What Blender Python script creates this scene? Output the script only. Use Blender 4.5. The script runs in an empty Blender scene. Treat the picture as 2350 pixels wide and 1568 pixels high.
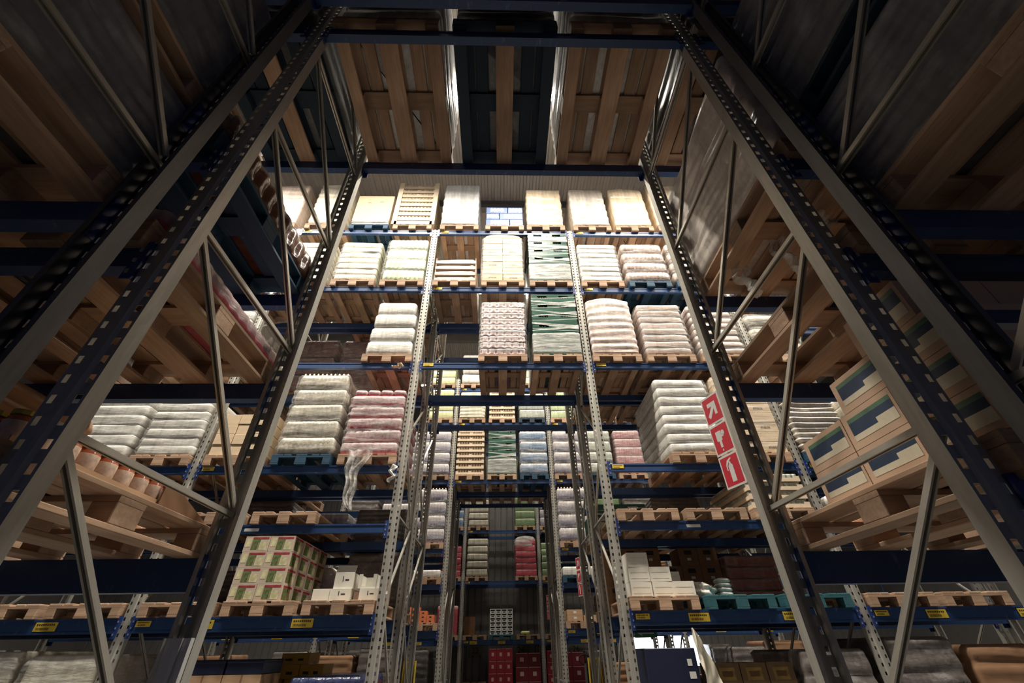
import bpy, bmesh, math, random
from mathutils import Vector, Matrix
rnd = random.Random(11)
PI = math.pi
SC = bpy.context.scene
COL = SC.collection
CAMZ = 1.5                                   # eye height; levels below are given relative to it

# ------------------------------------------------------------------ materials
MATS = {}
def nt(name):
    m = bpy.data.materials.new(name); m.use_nodes = True
    t = m.node_tree
    b = t.nodes['Principled BSDF']
    return m, t, b
def link(t, a, ao, b, bi): t.links.new(a.outputs[ao], b.inputs[bi])
def coords(t, kind='Object', scale=(1, 1, 1)):
    c = t.nodes.new('ShaderNodeTexCoord'); mp = t.nodes.new('ShaderNodeMapping')
    mp.inputs['Scale'].default_value = scale
    t.links.new(c.outputs[kind], mp.inputs['Vector'])
    return mp
def noise(t, mp, scale, detail=3, rough=.6):
    n = t.nodes.new('ShaderNodeTexNoise'); n.inputs['Scale'].default_value = scale
    n.inputs['Detail'].default_value = detail; n.inputs['Roughness'].default_value = rough
    if mp: t.links.new(mp.outputs[0], n.inputs['Vector'])
    return n
def ramp(t, src, stops, out='Fac'):
    r = t.nodes.new('ShaderNodeValToRGB'); e = r.color_ramp.elements
    while len(e) < len(stops): e.new(.5)
    for k, (p, c) in enumerate(stops):
        e[k].position = p; e[k].color = (*c, 1) if len(c) == 3 else c
    t.links.new(src.outputs[out], r.inputs[0])
    return r
def mixc(t, fac, a, b, mode='MIX', f=.5):
    m = t.nodes.new('ShaderNodeMix'); m.data_type = 'RGBA'; m.blend_type = mode
    if fac is not None: t.links.new(fac, m.inputs[0])
    else: m.inputs[0].default_value = f
    for v, i in ((a, 6), (b, 7)):
        if hasattr(v, 'is_linked') or hasattr(v, 'links'): t.links.new(v, m.inputs[i])
        else: m.inputs[i].default_value = (*v, 1)
    return m.outputs[2]
def objrand(t):
    return t.nodes.new('ShaderNodeObjectInfo').outputs['Random']
def bump(t, b, src, strength=.3, dist=.01, out=0):
    n = t.nodes.new('ShaderNodeBump'); n.inputs['Strength'].default_value = strength
    n.inputs['Distance'].default_value = dist
    t.links.new(src.outputs[out], n.inputs['Height']); t.links.new(n.outputs[0], b.inputs['Normal'])
def sc(c, k): return tuple(min(1, x * k) for x in c)

def m_plain(name, col, rough=.5, metal=0., var=.12, nscale=9, scale=(1, 1, 1), bmp=0., spec=.5):
    if name in MATS: return MATS[name]
    m, t, b = nt(name)
    n = noise(t, coords(t, 'Object', scale), nscale)
    r = ramp(t, n, [(.3, sc(col, 1 - var)), (.7, sc(col, 1 + var))])
    link(t, r, 0, b, 'Base Color')
    b.inputs['Roughness'].default_value = rough; b.inputs['Metallic'].default_value = metal
    b.inputs['Specular IOR Level'].default_value = spec
    if bmp: bump(t, b, n, bmp, .004)
    MATS[name] = m; return m
def m_wood(name, c1, c2, along):
    m, t, b = nt(name)
    s = (14, 1.1, 14) if along == 'y' else (1.1, 14, 14)
    n = noise(t, coords(t, 'Object', s), 3.2, 5, .65)
    n2 = noise(t, coords(t, 'Object', (1, 1, 1)), 2.3, 2)
    r = ramp(t, n, [(.25, c1), (.75, c2)])
    r2 = ramp(t, n2, [(.3, (.55, .52, .5)), (.65, (1, 1, 1))])
    c = mixc(t, None, r.outputs[0], r2.outputs[0], 'MULTIPLY', .7)
    rr = t.nodes.new('ShaderNodeMapRange'); t.links.new(objrand(t), rr.inputs[0])
    rr.inputs[3].default_value = .7; rr.inputs[4].default_value = 1.15
    c2_ = mixc(t, None, c, (1, 1, 1), 'MULTIPLY', 1.)
    t.links.new(rr.outputs[0], c2_.node.inputs[7])
    t.links.new(c2_, b.inputs['Base Color'])
    b.inputs['Roughness'].default_value = .75
    bump(t, b, n, .25, .003)
    MATS[name] = m; return m
WOOD = m_wood('pallet_wood', (.40, .245, .155), (.65, .445, .30), 'y')
WOODX = m_wood('pallet_wood_cross', (.38, .23, .15), (.61, .415, .275), 'x')
def m_paint(name, col, wear, rough=.42):
    m, t, b = nt(name)
    n = noise(t, coords(t, 'Object', (3, 1, 1)), 7, 6, .7)
    r = ramp(t, n, [(.0, sc(col, .8)), (.6, col), (.7, wear)])
    link(t, r, 0, b, 'Base Color'); b.inputs['Roughness'].default_value = rough
    MATS[name] = m; return m
BLUE = m_paint('beam_blue_paint', (.020, .060, .175), (.09, .14, .27))
BLUEC = m_paint('connector_blue_paint', (.018, .048, .20), (.10, .15, .30))
BLUEP = m_paint('pallet_blue_paint', (.012, .058, .11), (.06, .12, .17), .7)
BLUED = m_paint('pallet_dark_blue_paint', (.010, .030, .055), (.03, .05, .08), .7)
TEAL = m_paint('pallet_teal_paint', (.022, .105, .13), (.08, .19, .21), .7)
def m_steel(name, col, rough=.38, metal=.75):
    m, t, b = nt(name)
    n = noise(t, coords(t, 'Object', (6, 6, .7)), 6, 4, .7)
    r = ramp(t, n, [(.3, sc(col, .82)), (.7, sc(col, 1.1))])
    link(t, r, 0, b, 'Base Color'); b.inputs['Metallic'].default_value = metal
    b.inputs['Roughness'].default_value = rough
    MATS[name] = m; return m
STEEL = m_steel('galvanised_upright', (.46, .445, .40), .45, .42)
STEELB = m_steel('galvanised_brace', (.48, .455, .40), .45, .5)
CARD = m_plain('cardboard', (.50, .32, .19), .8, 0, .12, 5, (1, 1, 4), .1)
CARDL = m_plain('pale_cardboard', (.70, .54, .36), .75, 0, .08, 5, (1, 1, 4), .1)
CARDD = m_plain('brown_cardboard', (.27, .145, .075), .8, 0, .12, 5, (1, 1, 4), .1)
WHITEC = m_plain('white_carton', (.74, .72, .64), .6, 0, .06, 6)
YELLOW = m_plain('label_yellow', (.82, .58, .06), .5, 0, .08, 40)
BLACK = m_plain('black_ink', (.02, .02, .022), .6, 0, .1, 10)
PAPER = m_plain('white_paper', (.80, .79, .75), .6, 0, .05, 10)
RED = m_plain('sign_red', (.66, .025, .05), .45, 0, .06, 10)
GREEN = m_plain('green_print', (.05, .25, .10), .5, 0, .1, 10)
NAVY = m_plain('navy_print', (.008, .013, .042), .5, 0, .1, 10)

def m_pack(name, stops, rough=.32, wr=.35, var=.22, horiz=10., vert=0., streak=.25, spec=.5):
    """shrink wrapped goods: printed bands over the height (generated z), folds of film over them"""
    if name in MATS: return MATS[name]
    m, t, b = nt(name)
    g = t.nodes.new('ShaderNodeTexCoord'); sp = t.nodes.new('ShaderNodeSeparateXYZ')
    t.links.new(g.outputs['Generated'], sp.inputs[0])
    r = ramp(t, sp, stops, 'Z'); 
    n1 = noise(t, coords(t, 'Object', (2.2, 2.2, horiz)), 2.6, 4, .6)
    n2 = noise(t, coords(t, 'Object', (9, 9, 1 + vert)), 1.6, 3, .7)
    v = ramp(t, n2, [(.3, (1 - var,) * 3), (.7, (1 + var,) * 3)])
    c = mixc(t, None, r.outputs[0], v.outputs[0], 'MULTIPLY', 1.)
    s = ramp(t, n1, [(.52, (0, 0, 0)), (.72, (streak,) * 3)])  # pale streaks: milky film, with its glare painted into the colour
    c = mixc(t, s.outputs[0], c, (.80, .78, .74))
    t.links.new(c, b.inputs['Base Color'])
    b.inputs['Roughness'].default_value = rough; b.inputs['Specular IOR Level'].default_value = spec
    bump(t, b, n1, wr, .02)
    MATS[name] = m; return m
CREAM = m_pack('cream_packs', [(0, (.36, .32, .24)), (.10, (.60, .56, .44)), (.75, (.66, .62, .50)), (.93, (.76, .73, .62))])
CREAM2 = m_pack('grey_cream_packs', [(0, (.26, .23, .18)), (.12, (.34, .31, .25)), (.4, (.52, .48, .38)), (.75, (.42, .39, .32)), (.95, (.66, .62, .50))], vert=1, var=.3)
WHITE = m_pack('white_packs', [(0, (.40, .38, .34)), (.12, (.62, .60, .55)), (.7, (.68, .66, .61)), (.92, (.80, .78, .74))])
GREENB = m_pack('green_bottles', [(0, (.50, .54, .40)), (.2, (.40, .48, .27)), (.7, (.55, .62, .38)), (.95, (.70, .71, .60))], wr=.2)
PINKT = m_pack('pink_tan_packs', [(0, (.32, .22, .19)), (.2, (.50, .38, .33)), (.75, (.56, .44, .38)), (.93, (.68, .58, .51))])
PINKW = m_pack('pinkish_wrap', [(0, (.58, .45, .38)), (1, (.68, .55, .47))], horiz=6)
REDP = m_pack('pink_red_packs', [(0, (.46, .10, .13)), (.22, (.52, .08, .12)), (.34, (.40, .26, .27)), (.75, (.50, .36, .36)), (.9, (.60, .46, .46)), (1, (.62, .22, .25))], streak=.3)
REDC = m_pack('red_packs', [(0, (.48, .22, .22)), (.12, (.40, .06, .08)), (.85, (.44, .07, .09)), (.95, (.55, .32, .32))], streak=.15)
PURPLE = m_pack('purple_packs', [(0, (.12, .07, .08)), (.3, (.24, .12, .12)), (.8, (.20, .10, .11)), (1, (.30, .18, .17))], rough=.2)
GREYV = m_pack('grey_violet_packs', [(0, (.32, .30, .34)), (.15, (.22, .21, .32)), (.4, (.30, .28, .36)), (.6, (.50, .46, .47)), (1, (.58, .54, .52))], vert=2)
BLUEB = m_pack('blue_bottles', [(0, (.30, .32, .36)), (.25, (.10, .18, .32)), (.6, (.18, .28, .42)), (.9, (.50, .52, .54))], vert=2)
GREYG = m_pack('grey_green_packs', [(0, (.30, .31, .28)), (.4, (.36, .40, .34)), (1, (.55, .56, .50))], vert=2)
GREENP = m_pack('green_packs', [(0, (.30, .38, .20)), (.15, (.14, .21, .10)), (.7, (.18, .26, .13)), (.95, (.46, .52, .32))], streak=.2)
YELG = m_pack('yellow_green_packs', [(0, (.46, .46, .26)), (.5, (.62, .62, .34)), (1, (.72, .70, .52))])
TANW = m_pack('tan_wrap', [(0, (.66, .50, .34)), (.1, (.72, .56, .38)), (1, (.76, .62, .45))], rough=.25, horiz=5, wr=.25)
WTAN = m_pack('white_tan_wrap', [(0, (.70, .62, .52)), (.6, (.74, .69, .62)), (1, (.70, .60, .52))], rough=.2, horiz=6, wr=.3)
SILVER = m_pack('silver_wrap', [(0, (.76, .75, .72)), (.8, (.76, .76, .76)), (1, (.52, .55, .60))], rough=.18, horiz=6, wr=.3)
DOME = m_pack('pink_film_wrap', [(0, (.66, .54, .48)), (.4, (.60, .50, .46)), (1, (.76, .68, .60))], rough=.25, horiz=7)
GRIDP = m_pack('plum_packs', [(0, (.20, .11, .13)), (.2, (.46, .33, .34)), (.7, (.55, .44, .44)), (.9, (.80, .77, .75))], vert=3, var=.4)
TINS = m_pack('brown_tins', [(0, (.42, .30, .19)), (.6, (.52, .40, .27)), (1, (.66, .56, .42))], vert=2, streak=.1)
TRAY = m_plain('tray_board', (.74, .60, .44), .7, 0, .08, 6, (1, 1, 3))
TRAYP = m_plain('pinkish_tray_board', (.72, .56, .46), .7, 0, .08, 6, (1, 1, 3))
CRATEG = m_plain('green_crate_plastic', (.015, .085, .055), .35, 0, .15, 5)
GLASSB = m_plain('bottle_caps', (.75, .76, .72), .3, 0, .2, 30)
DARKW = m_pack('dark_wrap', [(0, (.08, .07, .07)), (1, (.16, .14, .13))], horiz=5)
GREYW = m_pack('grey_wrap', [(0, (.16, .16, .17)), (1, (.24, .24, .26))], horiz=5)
BROWNJ = m_pack('brown_jars', [(0, (.10, .045, .03)), (.75, (.20, .09, .06)), (.85, (.5, .42, .36)), (1, (.58, .5, .42))], rough=.2, streak=.1)
REDJ = m_pack('red_jars', [(0, (.60, .55, .45)), (.35, (.62, .50, .40)), (.5, (.50, .12, .08)), (.85, (.45, .09, .06)), (.92, (.65, .52, .08)), (1, (.7, .6, .1))], streak=.05, wr=.05)
ORANGE = m_plain('orange_carton', (.78, .22, .09), .6, 0, .1, 6)
TINSD = m_pack('dark_tins', [(0, (.20, .12, .07)), (.6, (.30, .20, .12)), (1, (.44, .35, .24))], vert=2, streak=.05)
def m_film(name, base=.10, amp=.55, col=(.86, .84, .80)):
    m, t, b = nt(name)
    out = t.nodes['Material Output']
    b.inputs['Base Color'].default_value = (*col, 1); b.inputs['Roughness'].default_value = .22
    n = noise(t, coords(t, 'Object', (1.6, 1.6, 9)), 2.4, 5, .7)
    r = ramp(t, n, [(.42, (base,) * 3), (.72, (amp,) * 3)])
    tr = t.nodes.new('ShaderNodeBsdfTransparent'); mx = t.nodes.new('ShaderNodeMixShader')
    t.links.new(r.outputs[0], mx.inputs[0]); t.links.new(tr.outputs[0], mx.inputs[1]); t.links.new(b.outputs[0], mx.inputs[2])
    t.links.new(mx.outputs[0], out.inputs['Surface'])
    bump(t, b, n, .6, .02)
    MATS[name] = m; return m
FILM = m_film('stretch_film', .05, .46)
FILMH = m_film('bunched_film', .30, .75)

# ------------------------------------------------------------------ mesh helpers
class MB:
    def __init__(s): s.v = []; s.f = []; s.m = []
    def box(s, x0, x1, y0, y1, z0, z1, m=0):
        i = len(s.v)
        s.v += [(x0, y0, z0), (x1, y0, z0), (x1, y1, z0), (x0, y1, z0), (x0, y0, z1), (x1, y0, z1), (x1, y1, z1), (x0, y1, z1)]
        for f in ((0, 3, 2, 1), (4, 5, 6, 7), (0, 1, 5, 4), (1, 2, 6, 5), (2, 3, 7, 6), (3, 0, 4, 7)):
            s.f.append(tuple(i + k for k in f)); s.m.append(m)
        return s
    def quad(s, a, b, c, d, m=0):
        i = len(s.v); s.v += [a, b, c, d]; s.f.append((i, i + 1, i + 2, i + 3)); s.m.append(m); return s
    def poly(s, pts, th, fn, m=0):
        """flat outline in 2D, fn maps (u, v, depth) to a point"""
        i = len(s.v); n = len(pts)
        s.v += [fn(u, v, 0) for u, v in pts] + [fn(u, v, th) for u, v in pts]
        s.f.append(tuple(i + k for k in range(n))); s.m.append(m)
        s.f.append(tuple(i + n + k for k in reversed(range(n)))); s.m.append(m)
        for k in range(n):
            s.f.append((i + k, i + n + k, i + n + (k + 1) % n, i + (k + 1) % n)); s.m.append(m)
        return s
    def cyl(s, c, r, h, n=8, m=0, r2=None):
        r2 = r if r2 is None else r2; i = len(s.v)
        for z, q in ((0, r), (h, r2)):
            s.v += [(c[0] + q * math.cos(2 * PI * k / n), c[1] + q * math.sin(2 * PI * k / n), c[2] + z) for k in range(n)]
        for k in range(n):
            s.f.append((i + k, i + (k + 1) % n, i + n + (k + 1) % n, i + n + k)); s.m.append(m)
        s.f.append(tuple(i + k for k in reversed(range(n)))); s.m.append(m)
        s.f.append(tuple(i + n + k for k in range(n))); s.m.append(m)
        return s
    def mesh(s, name, mats, smooth=False, bevel=0., fix=True):
        me = bpy.data.meshes.new(name); me.from_pydata(s.v, [], s.f)
        for m in (mats if isinstance(mats, (list, tuple)) else [mats]): me.materials.append(m)
        for p, k in zip(me.polygons, s.m): p.material_index = k
        bm = bmesh.new(); bm.from_mesh(me)
        if bevel:
            bmesh.ops.bevel(bm, geom=[e for e in bm.edges], offset=bevel, segments=1, affect='EDGES', clamp_overlap=True)
        if fix: bmesh.ops.recalc_face_normals(bm, faces=bm.faces)
        for f in bm.faces: f.smooth = smooth
        bm.to_mesh(me); bm.free()
        return me
def obj(name, me, parent=None, loc=(0, 0, 0), rot=(0, 0, 0)):
    o = bpy.data.objects.new(name, me); COL.objects.link(o)
    if parent is not None: o.parent = parent
    o.location = loc; o.rotation_euler = rot
    return o
USED = {}
def tag(o, label, cat, group=None):
    USED[label] = USED.get(label, 0) + 1
    o['label'] = label; o['category'] = cat
    if group: o['group'] = group
    return o
def thing(name, label, cat, loc, group=None, rz=0):
    o = obj(name, None, None, loc, (0, 0, rz)); o.empty_display_size = .1
    return tag(o, label, cat, group)
def struct(name, me, loc=(0, 0, 0)):
    o = obj(name, me, None, loc); o['kind'] = 'structure'; return o

def outline(w, d, r, step):
    pts = []
    for (cx, cy, a0) in ((w/2 - r, -d/2 + r, -PI/2), (w/2 - r, d/2 - r, 0), (-w/2 + r, d/2 - r, PI/2), (-w/2 + r, -d/2 + r, PI)):
        for k in range(5):
            a = a0 + PI/2 * k / 4
            pts.append((cx + r * math.cos(a), cy + r * math.sin(a), math.cos(a), math.sin(a)))
    out = []
    n = len(pts)
    for k in range(n):
        p, q = pts[k], pts[(k + 1) % n]
        L = math.hypot(q[0] - p[0], q[1] - p[1]); c = max(1, int(round(L / step)))
        for j in range(c):
            t = j / c; nx, ny = p[2] * (1 - t) + q[2] * t, p[3] * (1 - t) + q[3] * t
            out.append((p[0] + (q[0] - p[0]) * t, p[1] + (q[1] - p[1]) * t, nx, ny))
    return out
def layer_mesh(name, mat, w, d, h, r=.03, e=.03, bulge=.01, dia=0., amp=.0, wob=.006, rows=8, seed=0, caps=0, dome=0., step=None, bands=0):
    """one shrink-wrapped tier: rounded edges, belly, bottle ripple round the outline"""
    R = random.Random(seed)
    step = step or (dia / 6 if dia else .07)
    O = outline(w, d, r, step)
    per = [0]
    for k in range(1, len(O)): per.append(per[-1] + math.hypot(O[k][0] - O[k-1][0], O[k][1] - O[k-1][1]))
    ph = [R.uniform(0, 6.28) for _ in range(8)]
    B = MB(); n = len(O)
    ts = [.5 - .5 * math.cos(PI * k / rows) if not bands else k / rows for k in range(rows + 1)]
    for t in ts:
        z = t * h; dz = min(z, h - z)
        ins = 0 if dz >= e else e * (1 - math.sqrt(max(0, 1 - ((e - dz) / e) ** 2)))
        for k, (x, y, nx, ny) in enumerate(O):
            s = per[k]
            off = bulge * math.sin(PI * t) - ins
            off += wob * (math.sin(3.1 * s + ph[0] + 2 * t) + .6 * math.sin(7.3 * s + ph[1] - 3 * t) + .5 * math.sin(17 * t * max(1, h / .3) + ph[2] + 1.7 * s))
            if bands: off += wob * 1.2 * math.sin(bands * 2 * PI * t + ph[3] + 1.2 * math.sin(2.2 * s + ph[4]))
            if dia: off -= amp * (1 - abs(math.sin(PI * s / dia)) ** .6) * math.sin(PI * min(1, max(0, .08 + .84 * t))) 
            zz = z
            if dome and t > .5: zz += dome * (2 * t - 1) * max(0, 1 - (abs(x) / (w / 2)) ** 2)
            B.v.append((x + nx * off, y + ny * off, zz))
    for i in range(rows):
        for k in range(n):
            B.f.append((i * n + k, i * n + (k + 1) % n, (i + 1) * n + (k + 1) % n, (i + 1) * n + k)); B.m.append(0)
    B.f.append(tuple(reversed(range(n)))); B.m.append(0)
    top = rows * n
    ci = len(B.v); B.v.append((0, 0, h + dome))
    for k in range(n): B.f.append((top + k, top + (k + 1) % n, ci)); B.m.append(0)
    if caps:
        q = int(w / caps)
        for j in range(q):
            for yy in (-d/2 + caps * .6, -d/2 + caps * 1.6):
                B.cyl((-w/2 + w * (j + .5) / q, yy, h - .02), caps * .36, .055, 7, 0, caps * .2)
    me = B.mesh(name, mat, True, fix=False)
    return me

# ------------------------------------------------------------------ racking
GAP = .0025
LEN = 8.60                                   # upright length from the floor
UW, UD = .12, .062
def upright_mesh():
    xs = [-.060, -.049, -.029, -.018, .018, .029, .049, .060]
    ys = [0, 0, 0, -.012, -.012, 0, 0, 0]
    zs = [0.0, .04]; pitch = .075; z = .04
    while z < LEN - .08:
        zs += [z + .032, z + pitch]; z += pitch
    zs.append(LEN)
    bm = bmesh.new()
    # closed profile of the open C: lip, flange, web strips, flange, lip
    prof = [(-.040, UD), (-.060, UD)] + list(zip(xs, ys)) + [(.060, UD), (.040, UD)]
    rows = [[bm.verts.new((x, y, z)) for x, y in prof] for z in zs]
    for i in range(len(zs) - 1):
        hole = i % 2 == 1 and 1 <= i < len(zs) - 2
        for k in range(len(prof) - 1):
            if hole and k in (3, 7): continue       # the two slotted strips
            bm.faces.new((rows[i][k], rows[i][k + 1], rows[i + 1][k + 1], rows[i + 1][k]))
    bmesh.ops.recalc_face_normals(bm, faces=bm.faces)
    bmesh.ops.solidify(bm, geom=bm.faces[:], thickness=.003)
    me = bpy.data.meshes.new('upright'); bm.to_mesh(me); bm.free(); me.materials.append(STEEL)
    return me
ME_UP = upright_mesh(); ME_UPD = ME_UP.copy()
def channel_mesh(name, L, w=.028, dpt=.022, t=.003):
    B = MB()
    B.box(-w/2, w/2, 0, t, 0, L); B.box(-w/2, -w/2 + t, t, dpt, 0, L); B.box(w/2 - t, w/2, t, dpt, 0, L)
    B.box(-w/2 + t, -w/2 + .008, dpt - t, dpt, 0, L); B.box(w/2 - .008, w/2 - t, dpt - t, dpt, 0, L)
    return B.mesh(name, STEELB)
DEPTH = 1.11
INNER = DEPTH - 2 * UD
ME_FOOT = MB().box(-.061, .061, -.004, .10, 0, .008).mesh('foot_plate', STEEL)
ME_BOLT = None
HB = INNER + .10
DZ = 1.02
ME_HOR = channel_mesh('horizontal_brace', HB)
ME_DIA = channel_mesh('diagonal_brace', math.hypot(HB - .08, DZ - .06))
ROWN = {-1: 'rack row right beside the camera', 0: 'first rack row', 1: 'second rack row', 2: 'third rack row', 3: 'fourth rack row', 4: 'fifth rack row', 5: 'last rack row'}
POSN = {-7.0: 'far left', -4.2: 'outer left', -1.4: 'left of the tunnel', 1.4: 'right of the tunnel', 4.2: 'outer right', 7.0: 'far right'}
STEELSHADE = m_steel('upright_vignette_shade', (.14, .14, .145), .5, .6)  # same galvanised steel, with the vignette's darkness put into its colour
ME_UPD.materials[0] = STEELSHADE
def frame(row, x, y0, style='D', side_lo=2.08, guard=False):
    t = thing('upright_frame', f'galvanised perforated upright frame {POSN[x]}, {ROWN[row]}', 'rack frame', (x, y0, 0), 'rack upright frames')
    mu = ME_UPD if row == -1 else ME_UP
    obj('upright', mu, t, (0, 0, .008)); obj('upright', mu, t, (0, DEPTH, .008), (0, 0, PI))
    obj('foot_plate', ME_FOOT, t); obj('foot_plate', ME_FOOT, t, (0, DEPTH, 0), (0, 0, PI))
    ya, yb = UD - .045, DEPTH - UD + .045
    z0 = side_lo - DZ
    k = 0
    zs = [z0 + DZ * i for i in range(-1, 8) if .1 < z0 + DZ * i < LEN]
    for z in zs:
        if style == 'D' or z in (zs[0], zs[-1]) or k % 4 == 2:
            obj('horizontal_brace', ME_HOR, t, (-.012, ya, z), (-PI/2, 0, 0))
        k += 1
    for j, z in enumerate(zs[:-1]):
        a, b = (Vector((0, ya + .04, z + DZ - .03)), Vector((0, yb - .04, z + .03)))
        if style == 'Z' and j % 2: a, b = Vector((0, ya + .04, z + .03)), Vector((0, yb - .04, z + DZ - .03))
        dv = b - a
        ang = math.atan2(dv.y, dv.z)
        obj('diagonal_brace', ME_DIA, t, (.012, a.y, a.z), (-ang, 0, 0))
    if guard:
        for sx in (1,):
            B = MB(); B.box(-.058, .058, UD + .003, UD + .008, 0, 1.56).box(-.058, -.053, UD + .008, UD + .03, 0, 1.56).box(.053, .058, UD + .008, UD + .03, 0, 1.56).box(-.016, .016, UD + .008, UD + .02, 0, 1.56)
            obj('column_guard', B.mesh('column_guard', m_steel('bright_guard', (.66, .65, .62), .35, .4)), t, (0, DEPTH, .01), (0, 0, PI))
    return t
def beam_mesh(L, h):
    B = MB(); B.box(-L/2, L/2, 0, .05, -h/2, h/2)
    B.box(-L/2, L/2, -.006, 0, -h/2, -h/2 + .02); B.box(-L/2, L/2, -.006, 0, h/2 - .02, h/2)
    return B.mesh('beam_profile', BLUE)
def conn_mesh(h):
    B = MB(); B.box(-.022, .022, -.0085, -.004, -.12, .09).box(.017, .022, -.004, .05, -.12, .09)
    for z in (-.09, -.03, .03): B.box(-.012, -.002, -.014, -.0085, z, z + .018, 1)
    return B.mesh('beam_connector', [BLUEC, STEEL])
def label_mesh(w, h):
    B = MB(); B.box(-w/2, w/2, -.0015, 0, -h/2, h/2)
    R = random.Random(3); x = -w * .40
    while x < w * .16:
        q = R.uniform(.003, .007); B.box(x, x + q, -.0022, -.0015, -h * .36, -h * .08, 1); x += q + R.uniform(.003, .006)
    x = -w * .42
    for k in range(9):
        B.box(x, x + w * .06, -.0022, -.0015, h * .12, h * .32, 1); x += w * .092
    return B.mesh('location_label', [YELLOW, BLACK])
ME_BEAM = {(L, h): beam_mesh(L, h) for L in (2.67,) for h in (.105, .14)}
ME_CON = conn_mesh(.1)
ME_CONL = conn_mesh(.1)
for v in ME_CONL.vertices: v.co.x = -v.co.x
ME_CONL.flip_normals()
ME_LAB = label_mesh(.16, .055); ME_LAB2 = label_mesh(.24, .085); ME_PLAQ = MB().box(-.09, .09, -.0015, 0, -.018, .018).mesh('white_sticker', PAPER)
BAYN = {0.0: 'tunnel bay', -2.8: 'left bay', 2.8: 'right bay', -5.6: 'outer left bay', 5.6: 'outer right bay'}
LEVN = ['lowest shelf', 'second shelf', 'third shelf', 'fourth shelf', 'fifth shelf', 'top shelf']
def beam(row, xb, y, H, lv, side, labels=()):
    h = .14 if lv == 0 else .105
    rz = 0 if side == 'front' else PI
    t = thing('rack_beam', f'blue {side} beam of the {LEVN[lv]}, {BAYN[xb]}, {ROWN[row]}', 'rack beam', (xb, y, CAMZ + H), 'blue rack beams', rz)
    obj('beam_profile', ME_BEAM[(2.67, h)], t)
    L = 2.67 / 2
    obj('beam_connector', ME_CON, t, (L - .012, 0, 0)); obj('beam_connector', ME_CONL, t, (-L + .012, 0, 0))
    for (lx, big) in labels:
        if big == 'w': obj('white_sticker', ME_PLAQ, t, (lx, -.0065, -.01))
        else: obj('yellow_label', ME_LAB2 if big else ME_LAB, t, (lx, -.0065, 0 if big else .015))
    return t

Y = {-1: -.09, 0: 1.21, 1: 5.75, 2: 7.00, 3: 11.72, 4: 13.0, 5: 17.47}
LV = {0: [.315, 1.30, 2.04, 3.76, 5.47, 7.0], 1: [.30, 1.295, 2.055, 3.745, 5.425, 7.03],
      3: [.36, 1.30, 2.08, 3.81, 5.52, 6.72], 5: [.29, 1.3, 2.05, 3.76, 5.5, 6.7]}
LV[-1] = LV[0]; LV[2] = LV[1]; LV[4] = LV[3]
FR = {-1: (-1.4, 1.4), 0: (-4.2, -1.4, 1.4, 4.2), 1: (-7.0, -4.2, -1.4, 1.4, 4.2, 7.0), 2: (-7.0, -4.2, -1.4, 1.4, 4.2, 7.0),
      3: (-7.0, -4.2, -1.4, 1.4, 4.2, 7.0), 4: (-4.2, -1.4, 1.4, 4.2), 5: (-4.2, -1.4, 1.4, 4.2)}
for row, xs in FR.items():
    for x in xs:
        frame(row, x, Y[row], 'D' if row in (0, -1) else 'Z', 2.1 if row < 1 else 2.0, guard=(row == 0 and x == -1.4))
def beams(row, xb, levels, labs=None):
    for lv in levels:
        H = LV[row][lv]; lab = (labs or {}).get(lv, [])
        beam(row, xb, Y[row] - .006, H, lv, 'front', lab)
        beam(row, xb, Y[row] + DEPTH + .006, H, lv, 'rear')
lab_std = {3: [(-1.2, 0)], 4: [(-1.2, 0)], 2: [(-1.2, 0)], 5: [(-1.2, 0)], 1: [(-.35, 'w')], 0: [(-1.2, 0), (-.55, 1), (.55, 1)]}
for xb in (-2.8, 0.0, 2.8):
    beams(0, xb, (3,) if xb == 0 else (0, 1, 2, 3))
    beams(-1, xb, (3,) if xb == 0 else (1, 2, 3))
for xb in (-5.6, -2.8, 0.0, 2.8, 5.6):
    beams(1, xb, (3, 4, 5) if xb == 0 else (0, 1, 2, 3, 4, 5), lab_std)
    beams(2, xb, (3, 4) if xb == 0 else (0, 1, 2, 3, 4), {0: [(-.9, 1), (0, 1), (.9, 1)]})
for xb in (-5.6, 5.6): beams(3, xb, (0, 1), lab_std)
for xb in (-2.8, 0.0, 2.8):
    beams(3, xb, (3, 4, 5) if xb == 0 else (0, 1, 2, 3, 4, 5), lab_std)
    beams(4, xb, (3, 4) if xb == 0 else (0, 2, 3, 4), {0: [(-.9, 1), (0, 1)]})
    beams(5, xb, (0, 2, 3, 4), {0: [(-1.2, 0), (-.95, 1), (0, 1), (.95, 1)], 2: [(-1.22, 0)], 3: [(-1.2, 0)]})

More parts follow.
